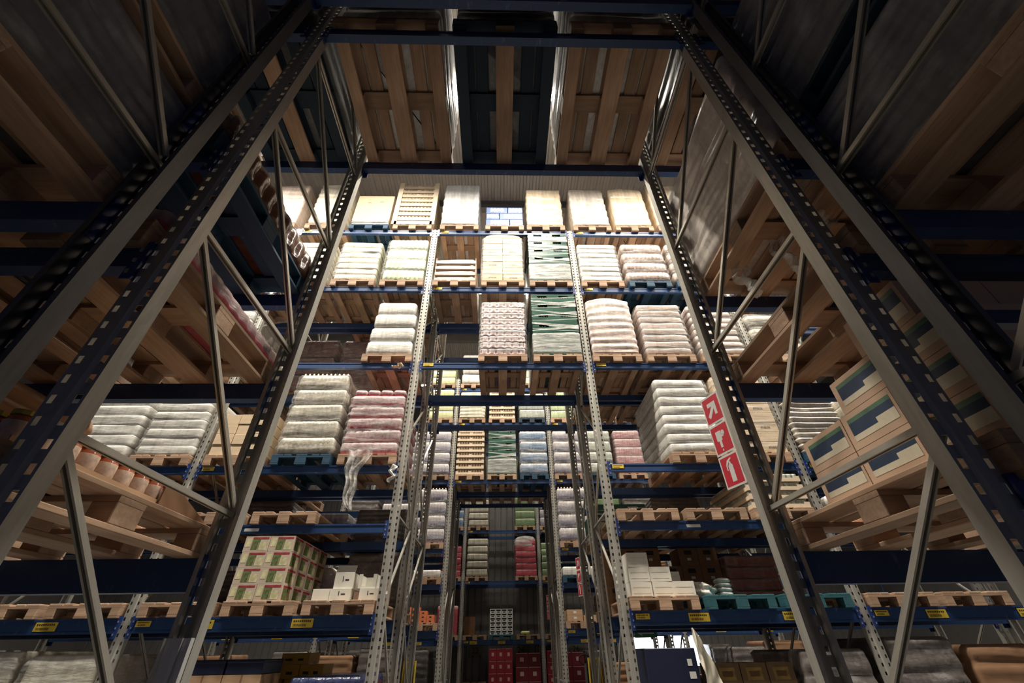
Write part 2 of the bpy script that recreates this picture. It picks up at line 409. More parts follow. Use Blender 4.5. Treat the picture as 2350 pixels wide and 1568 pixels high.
# ------------------------------------------------------------------ pallets
PH = .144
def pallet_meshes(w, wx, tag_):
    r = {}
    B = MB()
    for x, bw in ((-.3275, .145), (-.19, .10), (0, .145), (.19, .10), (.3275, .145)): B.box(x - bw/2, x + bw/2, -.6, .6, .122, .144)
    r['deck'] = B.mesh('deck_' + tag_, w, bevel=.003)
    B = MB()
    for y in (-.5275, 0, .5275): B.box(-.4, .4, y - .0725, y + .0725, .1, .122)
    r['cross_board'] = B.mesh('cross_' + tag_, wx)
    r['bottom_board'] = MB().box(-.05, .05, -.6, .6, 0, .022).mesh('bottom_' + tag_, w, bevel=.003)
    r['bottom_wide'] = MB().box(-.0725, .0725, -.6, .6, 0, .022).mesh('bottomw_' + tag_, w, bevel=.003)
    r['block'] = MB().box(-.05, .05, -.0725, .0725, .022, .1).mesh('block_' + tag_, wx, bevel=.003)
    r['block_wide'] = MB().box(-.0725, .0725, -.0725, .0725, .022, .1).mesh('blockw_' + tag_, wx, bevel=.003)
    B = MB()
    for x, bw in ((-.3275, .145), (-.19, .10), (0, .145), (.19, .10), (.3275, .145)): B.box(x - bw/2, x + bw/2, -.6, .6, .122, .144)
    for y in (-.5275, 0, .5275): B.box(-.4, .4, y - .0725, y + .0725, .1, .122)
    for x, q in ((-.35, .05), (0, .0725), (.35, .05)):
        B.box(x - q, x + q, -.6, .6, 0, .022)
        for y in (-.5275, 0, .5275): B.box(x - q, x + q, y - .0725, y + .0725, .022, .1)
    r['one'] = B.mesh('pallet_' + tag_, w)
    return r
PM = {'wooden': pallet_meshes(WOOD, WOODX, 'wood'), 'blue': pallet_meshes(BLUEP, BLUEP, 'blue'), 'teal': pallet_meshes(TEAL, TEAL, 'teal'),
      'dark blue': pallet_meshes(BLUED, BLUED, 'dblue')}
PM['dark blue']['bottom_wide'] = PM['wooden']['bottom_wide']
def pallet(kind, x, y, z, label, simple=False, rz=0.):
    """y is the front edge"""
    P = PM[kind]
    loc = (x, y + .6, z)
    if simple:
        o = obj('pallet', P['one'], None, loc, (0, 0, rz)); return tag(o, label, 'pallet', 'pallets on the racks')
    t = thing('pallet', label, 'pallet', loc, 'pallets on the racks', rz)
    obj('deck', P['deck'], t); obj('cross_boards', P['cross_board'], t)
    for xx, s in ((-.35, ''), (0, '_wide'), (.35, '')):
        obj('bottom_board', P['bottom_board' if not s else 'bottom_wide'], t, (xx, 0, 0))
        for yy in (-.5275, 0, .5275): obj('block', P['block' + s], t, (xx, yy, 0))
    return t

# ------------------------------------------------------------------ pallet loads
CACHE = {}
def cached(key, fn):
    if key not in CACHE: CACHE[key] = fn()
    return CACHE[key]
def film_shell(w, d, h, seed, wob=.008, mat=None):
    mat = mat or FILM
    return cached(('film', w, d, round(h, 2), seed % 3, mat.name), lambda: layer_mesh('film', mat, w, d, h, .04, .03, .0, wob=wob, rows=26, seed=seed, step=.09, bands=max(3, int(h / .12))))
def load_layers(t, n, h, mat, dia=0., amp=.012, w=.76, d=1.16, e=.016, bulge=.004, jit=.008, seed=0, film=True, capsn=0, shrink=0., part='pack_layer', last_dome=0., r=.04):
    lh = h / n; z = 0; R = random.Random(seed)
    for k in range(n):
        last = k == n - 1
        key = ('lay', n, round(h, 3), mat.name, dia, amp, w, d, e, bulge, k % 3, last and (capsn, last_dome))
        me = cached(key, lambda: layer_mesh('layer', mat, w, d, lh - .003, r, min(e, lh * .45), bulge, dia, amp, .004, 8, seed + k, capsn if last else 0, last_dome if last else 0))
        o = obj(part, me, t, (R.uniform(-jit, jit), R.uniform(-jit, jit), z + .0015), (0, 0, R.uniform(-.01, .01)))
        if shrink: s = 1 - shrink * (k / n) ** 2; o.scale = (s, s, 1)
        z += lh
    if film: obj('stretch_film', film_shell(w + .045, d + .045, h * .98, seed), t, (0, 0, .004))
def load_wrap(t, h, mat, w=.77, d=1.18, dome=0., bands=8, seed=0, wob=.0055, r=.04, e=.04):
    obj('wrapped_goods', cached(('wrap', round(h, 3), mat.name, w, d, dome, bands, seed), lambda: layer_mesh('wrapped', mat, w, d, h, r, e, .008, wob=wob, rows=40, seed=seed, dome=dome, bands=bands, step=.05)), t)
def load_trays(t, n, h, tin=None, tray=None, w=.78, d=1.16, dia=.075, frac=.42, seed=0, lip=.012):
    tin = tin or TINS; tray = tray or TRAY; lh = h / n
    for k in range(n):
        z = k * lh
        def tr():
            B = MB(); a, b = w/2, d/2; q = lh * frac
            B.box(-a, a, -b, b, 0, .008); B.box(-a, a, -b, -b + .008, .008, q).box(-a, a, b - .008, b, .008, q)
            B.box(-a, -a + .008, -b + .008, b - .008, .008, q).box(a - .008, a, -b + .008, b - .008, .008, q)
            for s in (-1, 1): B.box(s * a - (.07 if s > 0 else 0), s * a + (.07 if s < 0 else 0), -b, -b + .008, q, q + lh * .2)
            B.box(-.04, .04, -b, -b + .008, q, q + lh * .2)
            return B.mesh('tray', tray)
        o = obj('tray', cached(('tray', n, round(h, 3), tray.name, w, d), tr), t, (0, 0, z + .001))
        me = cached(('tins', n, round(h, 3), tin.name, w, d, dia), lambda: layer_mesh('tins', tin, w - .03, d - .03, lh - .014, .02, .012, 0, dia, .03, 0, 6, 1))
        obj('tins', me, o, (0, 0, .0085))
def crate_mesh(w, d, h, mat, seed):
    B = MB(); t = .02; a, b = w/2, d/2
    # front with a hand hole, other walls, floor; bottle caps seen through the hole
    hz0, hz1, hx = h * .58, h * .84, w * .22
    B.box(-a, -hx, -b, -b + t, 0, h).box(hx, a, -b, -b + t, 0, h).box(-hx, hx, -b, -b + t, 0, hz0).box(-hx, hx, -b, -b + t, hz1, h)
    B.box(-a, a, b - t, b, 0, h).box(-a, -a + t, -b + t, b - t, 0, h).box(a - t, a, -b + t, b - t, 0, h).box(-a + t, a - t, -b + t, b - t, 0, .015)
    B.box(-a - .004, a + .004, -b - .004, -b, h - .03, h); B.box(-a - .004, a + .004, -b - .004, -b, 0, .02)
    R = random.Random(seed)
    for k in range(4):
        if R.random() < .85:
            B.cyl((-w * .18 + k * w * .12, -b + .05, .015), .026, h * .62, 8, 1); B.cyl((-w * .18 + k * w * .12, -b + .05, h * .62), .014, h * .2, 7, 2)
    return B.mesh('crate', [mat, m_plain('dark_bottle', (.05, .04, .03), .15), GLASSB])
def load_crates(t, n, h, seed, low_film=.25):
    lh = h / n
    for k in range(n):
        for s in (-1, 1):
            for q in (-1, 1):
                me = cached(('crate', n, round(h, 3), k % 2, s), lambda: crate_mesh(.388, .58, lh - .004, CRATEG, k + 5 * s))
                obj('crate', me, t, (s * .195, q * .292, k * lh + .002))
    R = random.Random(seed)
    def strip(z0, z1, wd, yy=-.59):
        N = 14; B = MB()
        for j in range(N):
            a, b = j / N, (j + 1) / N
            f = lambda u: (-.40 + .80 * u, yy - .006 - .004 * math.sin(9 * u), z0 + (z1 - z0) * u)
            p, q = f(a), f(b)
            wa = wd * (.35 + .65 * a) if R.random() < 2 else wd
            wb = wd * (.35 + .65 * b)
            i = len(B.v)
            if j == 0: B.v += [(p[0], p[1], p[2] - wa/2), (p[0], p[1], p[2] + wa/2)]; i = 2
            B.v += [(q[0], q[1], q[2] - wb/2), (q[0], q[1], q[2] + wb/2)]
            B.f.append((i - 2, i, i + 1, i - 1)); B.m.append(0)
        obj('film_band', B.mesh('film_band', FILMH, True), t)
    zz = h * .36
    up = 1
    while zz < h * .97:
        strip(zz, zz + up * .10, R.uniform(.03, .10), -.592 - .001 * R.randint(0, 8)); strip(zz + .04, zz + .035 - up * .05, .02, -.604)
        zz += R.uniform(.10, .19); up = -up
    obj('stretch_film', cached(('lf', round(h, 3)), lambda: layer_mesh('lowfilm', FILMH, .815, 1.195, h * .34, .03, .02, 0, wob=.004, rows=14, seed=2, step=.08, bands=7)), t, (0, 0, .002))
def load_cartons(t, cols, n, h, mat, w=.78, d=1.16, seed=0, film=True, text=False, deep=2):
    lh = h / n; cw = w / cols; R = random.Random(seed)
    me = cached(('cart', cols, n, round(h, 3), mat.name, w, d, deep), lambda: carton_mesh(cw - .009, d / deep - .006, lh - .007, mat))
    for k in range(n):
        for c in range(cols):
            for q in range(deep):
                o = obj('carton', me, t, (-w/2 + cw * (c + .5) + R.uniform(-.003, .003), -d/2 + d / deep * (q + .5) + R.uniform(-.008, .006), k * lh + .0015))
                if text and q == 0 and k % 2 == 0 and k < n - 1: obj('printed_word', text, o, (-.07, -d / deep / 2 + .0005, lh * .35), (PI/2, 0, 0))
    if film: obj('stretch_film', film_shell(w + .05, d + .05, h * .99, seed), t, (0, 0, .003))
def carton_mesh(w, d, h, mat, flaps=False, tape=True):
    B = MB(); B.box(-w/2, w/2, -d/2, d/2, 0, h)
    me = B.mesh('carton', mat, bevel=.004)
    return me
def text_mesh(s, size, mat, ext=.0008):
    cu = bpy.data.curves.new('txt', 'FONT'); cu.body = s; cu.size = size; cu.extrude = ext; cu.resolution_u = 2
    o = bpy.data.objects.new('txt', cu); COL.objects.link(o)
    dg = bpy.context.evaluated_depsgraph_get(); me = bpy.data.meshes.new_from_object(o.evaluated_get(dg))
    bpy.data.objects.remove(o); me.materials.clear(); me.materials.append(mat); return me
TXT_STOCK = text_mesh('STOCK', .045, BLACK)

SHORT = {-1: 'nearest row', 0: 'first row', 1: 'second row', 2: 'third row', 3: 'fourth row', 4: 'fifth row', 5: 'last row'}
def place_name(xb, x):
    d = x - xb
    return 'left spot' if d < -.45 else ('right spot' if d > .45 else 'middle spot')
def slot(row, lv, x, kind, desc, fn, y=None, pal='wooden', simple=None, dz=0., name='wrapped_load', cat='pallet load', group='wrapped loads on the racks', rz=0., palname=None):
    """a pallet on a shelf and what stands on it"""
    xb = min(BAYN, key=lambda b: abs(b - x))
    if xb == 0: x = min((-.905, 0, .905), key=lambda q: abs(q - x))
    elif abs(xb) < 3: x = math.copysign(min((1.88, 2.78, 3.685), key=lambda q: abs(q - abs(x))), x)
    else: x = xb + min((-.905, 0, .905), key=lambda q: abs(q - (x - xb)))
    z = CAMZ + LV[row][lv] + (.07 if lv == 0 else .0525) + .0005
    y0 = Y[row] - .06 if y is None else y
    simple = (row >= 3) if simple is None else simple
    where = f'{LEVN[lv]}, {BAYN[xb]} {place_name(xb, x)}, {SHORT[row]}'
    if pal:
        pallet(pal, x, y0, z, f'{pal} pallet on {where}', simple, rz)
    if fn:
        t = thing(name, f'{desc}, {where}', cat, (x, y0 + .6, z + (PH if pal else 0) + .0008), group, rz)
        fn(t)
        return t
S = slot
def Ly(*a, **k): return lambda t: load_layers(t, *a, **k)
def Wr(*a, **k): return lambda t: load_wrap(t, *a, **k)
def Tr(*a, **k): return lambda t: load_trays(t, *a, **k)
def Cr(*a, **k): return lambda t: load_crates(t, *a, **k)
def Ca(*a, **k): return lambda t: load_cartons(t, *a, **k)

# ---- second rack row (facing us across the aisle)
r = 1
S(r, 5, -5.45, 0, 'pinkish film-wrapped load', Wr(1.35, PINKW, seed=1))
S(r, 5, -4.60, 0, 'pinkish wrapped brick load', Wr(1.36, PINKW, seed=2, bands=10))
S(r, 5, -3.68, 0, 'cream wrapped load', Wr(1.38, CREAM, seed=3))
def short_cap(t):
    load_layers(t, 2, .12, WHITE, film=False, w=.775, d=1.18)
    B = MB(); B.box(-.39, .39, -.585, .585, .12, .98)
    obj('cardboard_cap', B.mesh('cap', CARDL, bevel=.006), t)
    B = MB(); B.box(-.16, -.08, -.5865, -.585, .72, .735).box(.1, .19, -.5865, -.585, .76, .775)
    obj('hand_slot', B.mesh('hslot', CARDD), t)
    B = MB(); B.quad((.1, -.585, .985), (.36, -.585, .985), (.36, -.50, 1.05), (.12, -.52, 1.01)); obj('torn_flap', B.mesh('flap', CARDL), t)
S(r, 5, -2.64, 0, 'short tan cardboard-capped load', short_cap, pal='blue')
def tray_capped(t):
    load_trays(t, 9, 1.44, TINS, TRAY)
    B = MB()
    for s in (-1, 1): B.box(s * .395 - .05, s * .395 + .05, -.605, -.59, 0, 1.46)
    B.box(-.395, .395, -.605, -.59, 0, .10); obj('corner_board', B.mesh('corner_board', TRAY), t)
S(r, 5, -1.82, 0, 'tan load of tinned trays behind corner boards', tray_capped)
S(r, 5, -.80, 0, 'bright silver-white wrapped load', Wr(1.46, SILVER, seed=5, bands=6))
S(r, 5, .87, 0, 'tan wrapped carton load', Wr(1.29, TANW, seed=6, bands=5))
S(r, 5, 1.81, 0, 'shiny white and tan wrapped load', Wr(1.31, WTAN, seed=7, bands=6))
S(r, 5, 2.66, 0, 'smooth tan film-wrapped load', Wr(1.32, TANW, seed=8, bands=4, dome=.05))
S(r, 5, 3.72, 0, 'big tan wrapped load', Wr(1.50, TANW, seed=9, bands=5))
S(r, 5, 4.65, 0, 'tan wrapped load', Wr(1.4, TANW, seed=10, bands=5))
# blue printed cartons on the top shelf
pallet('wooden', .04, Y[1] - .06, CAMZ + LV[1][5] + .053, 'wooden pallet under the blue boxes, top shelf of tunnel bay')
zb = CAMZ + LV[1][5] + .053 + PH + .001
BLUEBOX = m_plain('blue_carton', (.06, .13, .33), .5, 0, .08, 6)
def blue_box(w, h):
    me = MB().box(-w/2, w/2, -.29, .29, 0, h).mesh('bluebox', BLUEBOX, bevel=.004)
    return me
for k in range(3):
    for j, (w, xx) in enumerate([((.50, -.145), (.28, .25)), ((.28, -.255), (.50, .14)), ((.46, -.165), (.32, .23))][k]):
        h = .205
        o = obj('blue_carton', blue_box(w - .006, h - .004), None, (.04 + xx, Y[1] - .05 + .3, zb + k * h + .001 * k))
        tag(o, f'blue and white printed box, {["bottom", "middle", "top"][k]} tier, {["left", "right"][j]} one, on top shelf', 'box', 'blue boxes on the top shelf')
        B = MB(); q = w * (.40 if (k + j) % 2 else .30)
        fr = lambda u, v, d: (u, -.292 - d, v)
        pts = [(-q + .03 * math.sin(i * 2.4) * (i % 2) + 2 * q * (i / 11), .035 + .012 * ((i * 7) % 3)) for i in range(12)] + [(q - 2 * q * (i / 11), .150 + .014 * ((i * 5) % 3)) for i in range(12)]
        B.poly(pts, .001, fr); obj('white_panel', B.mesh('wpanel', PAPER), o)
S(r, 4, -5.45, 0, 'cream layered load', Ly(7, 1.0, CREAM, seed=31))
S(r, 4, -4.60, 0, 'pinkish brown layered load', Ly(7, 1.05, PINKT, seed=32))
S(r, 4, -3.64, 0, 'cream load of seven flat layers', Ly(7, 1.02, CREAM, seed=33))
S(r, 4, -2.71, 0, 'pale cream load of seven slab layers', Ly(7, 1.04, CREAM, seed=34))
S(r, 4, -1.83, 0, 'pale green bottle load in four tiers', Ly(4, 1.14, GREENB, dia=.088, amp=.03, e=.035, seed=35))
def low_trays(t):
    for k in range(4):
        me = cached(('lowtray', k % 2), lambda: layer_mesh('sack', PINKT if k % 2 else CREAM, .74, 1.10, .145, .06, .06, .01, wob=.008, rows=8, seed=k))
        z = k * .155
        B = MB(); q = .075
        B.box(-.385, .385, -.575, -.567, 0, q).box(-.385, .385, .567, .575, 0, q).box(-.385, -.377, -.567, .567, 0, .15).box(.377, .385, -.567, .567, 0, .15).box(-.377, .377, -.567, .567, 0, .006)
        o = obj('tray', cached('lowtraybox', lambda: B.mesh('tray', TRAYP)), t, (0, 0, z + .001))
        obj('packed_goods', me, o, (0, 0, .007))
S(r, 4, -.89, 0, 'low stack of four pinkish open trays', low_trays)
def stock(t):
    load_cartons(t, 2, 7, 1.22, CARDL, seed=37, film=True, text=TXT_STOCK, deep=2)
    obj('folded_cover', layer_mesh('cover', m_plain('cover_board', (.62, .50, .36), .7), .74, 1.1, .10, .05, .05, 0, dome=.10, seed=4), t, (0, 0, 1.222))
S(r, 4, .04, 0, 'cream printed carton stack with a humped cover', stock)
S(r, 4, .94, 0, 'dark green bottle crate stack in streaky film', Cr(6, 1.36, 7))
S(r, 4, 1.84, 0, 'white load of eight thin layers', Ly(8, 1.03, WHITE, seed=38))
S(r, 4, 2.76, 0, 'pinkish bulging load in four tiers', Ly(4, 1.05, PINKT, w=.775, e=.06, bulge=.03, dia=.075, amp=.012, seed=39), pal='blue')
S(r, 4, 3.68, 0, 'pinkish bulging load in four tiers', Ly(4, 1.05, PINKT, w=.775, e=.06, bulge=.03, dia=.075, amp=.012, seed=40), pal='blue')
S(r, 4, 4.62, 0, 'cream layered load', Ly(6, 1.0, CREAM, seed=41))
S(r, 3, -1.82, 0, 'white bulging load tapering in four tiers', Ly(4, 1.20, WHITE, w=.74, d=1.1, e=.05, bulge=.012, seed=42, shrink=.16, r=.06, film=False))
S(r, 3, .045, 0, 'plum and white pack load like a grid', Ly(9, 1.15, GRIDP, dia=.128, amp=.045, e=.02, bulge=.0, seed=43))
S(r, 3, .91, 0, 'dark green bottle crate stack in streaky film', Cr(6, 1.33, 9))
S(r, 3, 1.82, 0, 'pinkish film-wrapped load with a domed top', Wr(1.17, DOME, dome=.09, bands=8, seed=44, w=.775))
S(r, 3, 2.71, 0, 'grey-pink load of eight layers', Ly(8, 1.09, PINKT, seed=45, e=.025))
S(r, 3, 3.62, 0, 'pink-brown load of eight layers', Ly(8, 1.07, PINKT, seed=46, e=.025))
S(r, 3, 4.54, 0, 'lumpy white bagged load', Ly(3, .88, CREAM2, w=.775, e=.1, bulge=.03, seed=47, r=.09))
S(r, 3, -4.62, 0, 'white tinned tray load in bright film', Ly(6, 1.1, WHITE, dia=.09, amp=.012, seed=48))
S(r, 3, -5.48, 0, 'pinkish white layered load', Ly(6, 1.1, PINKT, seed=49))
S(r, 2, -6.32, 0, 'tan layered load', Ly(6, .95, PINKT, seed=50))
S(r, 2, -5.42, 0, 'greyish white slab-layered load', Ly(6, .92, WHITE, seed=51))
S(r, 2, -4.60, 0, 'white load of six slab layers', Ly(7, .93, WHITE, seed=52))
S(r, 2, -3.66, 0, 'tan carton block load', Ca(3, 4, .62, CARDL, seed=53, film=False, deep=3))
S(r, 2, -2.80, 0, 'cream can load in five tiers', Ly(5, 1.32, CREAM2, dia=.068, amp=.014, e=.05, bulge=.015, seed=54, capsn=.068, shrink=.06), pal='blue')
def pink_load(t):
    load_layers(t, 5, .93, REDP, dia=.10, amp=.02, e=.03, bulge=.01, seed=55, w=.775)
    B = MB()
    for k in range(4):
        B.v and None
        o = obj('top_pack', cached('tpack', lambda: layer_mesh('tpack', REDP, .17, .5, .11, .03, .03, .01, seed=3)), t, (-.29 + k * .195, -.3, .932))
S(r, 2, -1.85, 0, 'pink and red pack load in five tiers', pink_load)
S(r, 2, 2.72, 0, 'large white load of eight film-wrapped layers', Ly(8, 1.21, WHITE, w=.775, e=.025, bulge=.012, seed=56))
S(r, 2, 3.58, 0, 'cream printed carton load', Ca(2, 8, 1.25, CARDL, seed=57, text=TXT_STOCK))
S(r, 2, 4.58, 0, 'white crumpled film load', Wr(.92, WTAN, seed=58, bands=11, wob=.018, w=.775), pal='blue')
S(r, 2, 5.50, 0, 'cream layered load', Ly(6, .9, CREAM, seed=59))
# second shelf: mostly empty pallets
for x in (-6.3, -5.45, -4.62, -3.72, -2.88): S(r, 1, x, 0, '', None)
S(r, 1, 1.90, 0, '', None); S(r, 1, 2.86, 0, '', None)
S(r, 1, 3.76, 0, 'cream and green tins in open trays', Tr(4, .46, GREYG, TRAY))
S(r, 1, 4.64, 0, 'low white bagged goods', Ly(1, .16, WHITE, e=.06, seed=60, film=False, dia=.1, amp=.03))
# lowest shelf pallets
for x in (-6.36, -5.45, -4.6, -3.72, -2.80, -1.90): S(r, 0, x, 0, '', None)
S(r, 0, 1.93, 0, '', None); S(r, 0, 2.84, 0, '', None, pal='teal'); S(r, 0, 3.70, 0, '', None, pal='teal'); S(r, 0, 4.65, 0, '', None); S(r, 0, 5.55, 0, '', None)

# ---- third rack row (back to back)
r = 2
S(r, 3, -3.52, 0, 'dark plum can load in three tiers', Ly(3, 1.22, PURPLE, dia=.12, amp=.02, e=.07, seed=70))
S(r, 3, -2.58, 0, 'dark plum pack load in three tiers', Ly(3, 1.2, PURPLE, dia=.12, amp=.02, e=.07, seed=71))
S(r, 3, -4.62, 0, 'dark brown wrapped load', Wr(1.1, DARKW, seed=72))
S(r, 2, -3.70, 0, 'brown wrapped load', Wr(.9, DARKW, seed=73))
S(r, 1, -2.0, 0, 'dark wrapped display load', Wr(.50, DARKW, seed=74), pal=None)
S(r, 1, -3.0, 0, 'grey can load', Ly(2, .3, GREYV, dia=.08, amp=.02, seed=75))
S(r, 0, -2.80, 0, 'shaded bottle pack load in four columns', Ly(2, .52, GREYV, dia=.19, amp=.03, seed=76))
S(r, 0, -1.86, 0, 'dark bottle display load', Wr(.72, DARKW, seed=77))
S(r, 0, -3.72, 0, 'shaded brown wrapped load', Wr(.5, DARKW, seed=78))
S(r, 3, 2.7, 0, 'brown wrapped load', Wr(1.0, PINKW, seed=79)); S(r, 3, 3.62, 0, 'tan wrapped load', Wr(1.0, PINKW, seed=80)); S(r, 3, 1.86, 0, 'white film load', Wr(.9, WTAN, seed=81))
S(r, 4, -2.75, 0, 'brown wrapped load', Wr(1.0, PINKW, seed=82)); S(r, 4, -1.85, 0, 'tan wrapped load', Wr(1.0, PINKW, seed=83))
S(r, 4, 1.86, 0, 'tan layered load', Ly(5, 1.0, PINKT, seed=84)); S(r, 4, 2.8, 0, 'tan wrapped load', Wr(1.0, PINKW, seed=85))
S(r, 0, 3.72, 0, 'orange pack load in film', Ly(4, .62, m_pack('orange_packs', [(0, (.45, .12, .07)), (.7, (.5, .16, .1)), (1, (.62, .4, .32))]), dia=.1, amp=.02, e=.03, seed=86))
S(r, 1, 3.7, 0, 'red pack load with board trays', Ly(2, .36, REDC, dia=.1, amp=.02, seed=87))
S(r, 1, 1.9, 0, 'dark green crate stack', Cr(2, .40, 12))

S(r, 1, 2.78, 0, 'dark wrapped load', Wr(.50, DARKW, seed=88)); S(r, 1, -3.68, 0, 'dark wrapped load', Wr(.50, DARKW, seed=89))
# ---- first rack row (right around us): pallets seen from below
r = 0
yy = Y[0] - .05
S(r, 3, -.93, 0, 'milky film-wrapped load', Wr(1.25, SILVER, seed=90), y=yy)
S(r, 3, 0.0, 0, 'dark film-wrapped load', Wr(1.25, GREYW, seed=91), y=yy, pal='dark blue')
S(r, 3, .93, 0, 'milky film-wrapped load', Wr(1.25, SILVER, seed=92), y=yy)
S(r, 3, -1.90, 0, 'grey film-wrapped load', Wr(1.2, GREYW, seed=93), y=yy, pal='dark blue')
S(r, 3, -2.80, 0, 'grey film-wrapped load', Wr(1.2, SILVER, seed=94), y=yy)
S(r, 3, -3.70, 0, 'dark film-wrapped load', Wr(1.2, GREYW, seed=95), y=yy)
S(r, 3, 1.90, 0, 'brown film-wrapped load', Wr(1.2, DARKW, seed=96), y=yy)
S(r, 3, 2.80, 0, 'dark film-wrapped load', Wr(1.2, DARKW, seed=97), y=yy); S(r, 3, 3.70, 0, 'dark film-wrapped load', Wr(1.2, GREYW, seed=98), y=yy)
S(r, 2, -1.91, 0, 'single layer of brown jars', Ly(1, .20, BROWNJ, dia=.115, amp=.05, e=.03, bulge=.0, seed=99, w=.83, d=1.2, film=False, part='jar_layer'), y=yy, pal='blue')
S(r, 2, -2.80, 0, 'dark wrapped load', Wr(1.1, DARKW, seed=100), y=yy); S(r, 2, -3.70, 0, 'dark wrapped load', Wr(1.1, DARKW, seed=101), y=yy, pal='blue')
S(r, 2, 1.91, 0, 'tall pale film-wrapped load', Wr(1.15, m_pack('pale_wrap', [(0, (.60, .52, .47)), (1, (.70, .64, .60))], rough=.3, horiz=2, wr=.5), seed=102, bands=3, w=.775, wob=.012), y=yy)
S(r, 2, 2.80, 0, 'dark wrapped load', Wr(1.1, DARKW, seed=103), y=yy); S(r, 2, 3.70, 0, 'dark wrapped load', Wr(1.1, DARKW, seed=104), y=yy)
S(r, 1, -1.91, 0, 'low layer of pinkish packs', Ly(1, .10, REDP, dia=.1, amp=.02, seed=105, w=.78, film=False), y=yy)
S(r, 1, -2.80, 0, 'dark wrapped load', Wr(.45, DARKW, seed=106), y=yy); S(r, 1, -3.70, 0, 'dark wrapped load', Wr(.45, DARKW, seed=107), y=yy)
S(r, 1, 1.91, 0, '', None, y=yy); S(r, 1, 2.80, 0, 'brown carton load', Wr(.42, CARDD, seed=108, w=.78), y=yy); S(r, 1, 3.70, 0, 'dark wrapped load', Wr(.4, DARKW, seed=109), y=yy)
S(r, 0, -1.91, 0, '', None, y=yy); S(r, 0, -2.8, 0, 'brown carton load', Wr(.6, CARDD, seed=110), y=yy)
S(r, 0, 1.91, 0, '', None, y=yy); S(r, 0, 2.8, 0, 'brown carton load', Wr(.7, CARD, seed=111), y=yy)
# row at the camera
r = -1
yy = Y[-1] - .06
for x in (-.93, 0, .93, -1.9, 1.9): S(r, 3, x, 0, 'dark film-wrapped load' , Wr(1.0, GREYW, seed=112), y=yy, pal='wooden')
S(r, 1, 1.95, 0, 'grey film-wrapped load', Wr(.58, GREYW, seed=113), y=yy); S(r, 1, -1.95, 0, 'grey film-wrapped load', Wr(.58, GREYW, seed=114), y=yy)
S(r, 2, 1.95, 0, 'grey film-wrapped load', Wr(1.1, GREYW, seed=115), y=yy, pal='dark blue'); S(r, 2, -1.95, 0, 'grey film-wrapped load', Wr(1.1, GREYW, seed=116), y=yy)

# ---- fourth rack row
r = 3
S(r, 5, -.92, 0, 'white lumpy bagged load', Ly(3, 1.15, WHITE, e=.08, seed=120, film=False)); S(r, 5, -1.85, 0, 'yellowish layered load', Ly(4, 1.0, YELG, seed=121, film=False))
S(r, 5, .93, 0, 'cream layered load', Ly(4, 1.0, CREAM, seed=122, film=False)); S(r, 5, 0.0, 0, 'cream wrapped load', Wr(1.0, CREAM, seed=123))
S(r, 4, -.90, 0, 'cream wrapped load', Wr(.92, CREAM, seed=124)); S(r, 4, 0.0, 0, 'tan tinned tray load', Tr(6, .95, TINSD, TRAY, frac=.36)); S(r, 4, .93, 0, 'grey-green bottle load', Ly(3, .85, GREYG, dia=.09, amp=.02, seed=125, film=False), pal='dark blue')
S(r, 4, -1.85, 0, 'yellow-green layered load', Ly(4, 1.0, YELG, seed=126, film=False)); S(r, 4, 1.86, 0, 'pale green bottle load', Ly(4, 1.0, GREENB, dia=.09, amp=.02, seed=127, film=False))
S(r, 4, 2.76, 0, 'dark green crate stack', Cr(4, .9, 14)); S(r, 4, 3.64, 0, 'cream layered load', Ly(6, .75, CREAM, seed=128, film=False))
S(r, 3, -.93, 0, 'cream tinned tray load', Tr(8, 1.32, TINSD, TRAY, seed=3, frac=.38)); S(r, 3, .05, 0, 'dark green bottle crate stack', Cr(7, 1.32, 15)); S(r, 3, .94, 0, 'blue bottle load in four tiers', Ly(4, 1.30, BLUEB, dia=.08, amp=.02, e=.05, bulge=.015, seed=129), pal='blue')
S(r, 3, -1.82, 0, 'grey-violet bottle load in four tiers', Ly(4, 1.30, GREYV, dia=.08, amp=.02, e=.05, bulge=.02, seed=130)); S(r, 3, 1.88, 0, 'grey-violet bottle load in four tiers', Ly(4, 1.30, GREYV, dia=.08, amp=.02, e=.05, bulge=.02, seed=131))
S(r, 3, 2.80, 0, 'grey-green bottle load in four tiers', Ly(4, 1.3, GREYG, dia=.08, amp=.02, e=.05, seed=132), pal='blue'); S(r, 3, 3.68, 0, 'pink-red pack load in four tiers', Ly(5, 1.3, m_pack('plum_red', [(0, (.5, .3, .3)), (.3, (.35, .1, .12)), (.8, (.5, .3, .3)), (1, (.6, .45, .42))]), dia=.07, amp=.02, e=.03, seed=133))
S(r, 3, -2.75, 0, 'grey-violet bottle load', Ly(4, 1.30, GREYV, dia=.08, amp=.02, e=.05, seed=134)); 
S(r, 2, -1.84, 0, 'violet bottle load in four tiers', Ly(4, 1.34, GREYV, dia=.08, amp=.025, e=.05, bulge=.02, seed=135, capsn=.08)); S(r, 2, 1.86, 0, 'violet bottle load in four tiers', Ly(4, 1.34, GREYV, dia=.08, amp=.025, e=.05, bulge=.02, seed=136, capsn=.08))
S(r, 2, 2.80, 0, 'green pack load in film', Ly(4, 1.1, GREENP, seed=137, film=False)); S(r, 2, -2.75, 0, 'violet bottle load', Ly(4, 1.3, GREYV, dia=.08, amp=.025, e=.05, seed=138, film=False))
S(r, 1, -1.84, 0, 'white flat box load', Ly(1, .16, WHITE, seed=139, film=False)); S(r, 1, 1.88, 0, 'white boxed goods', Ly(1, .2, WHITE, seed=140, film=False), pal='blue')
S(r, 1, 2.80, 0, 'brown carton load', Wr(.5, CARDD, seed=141))
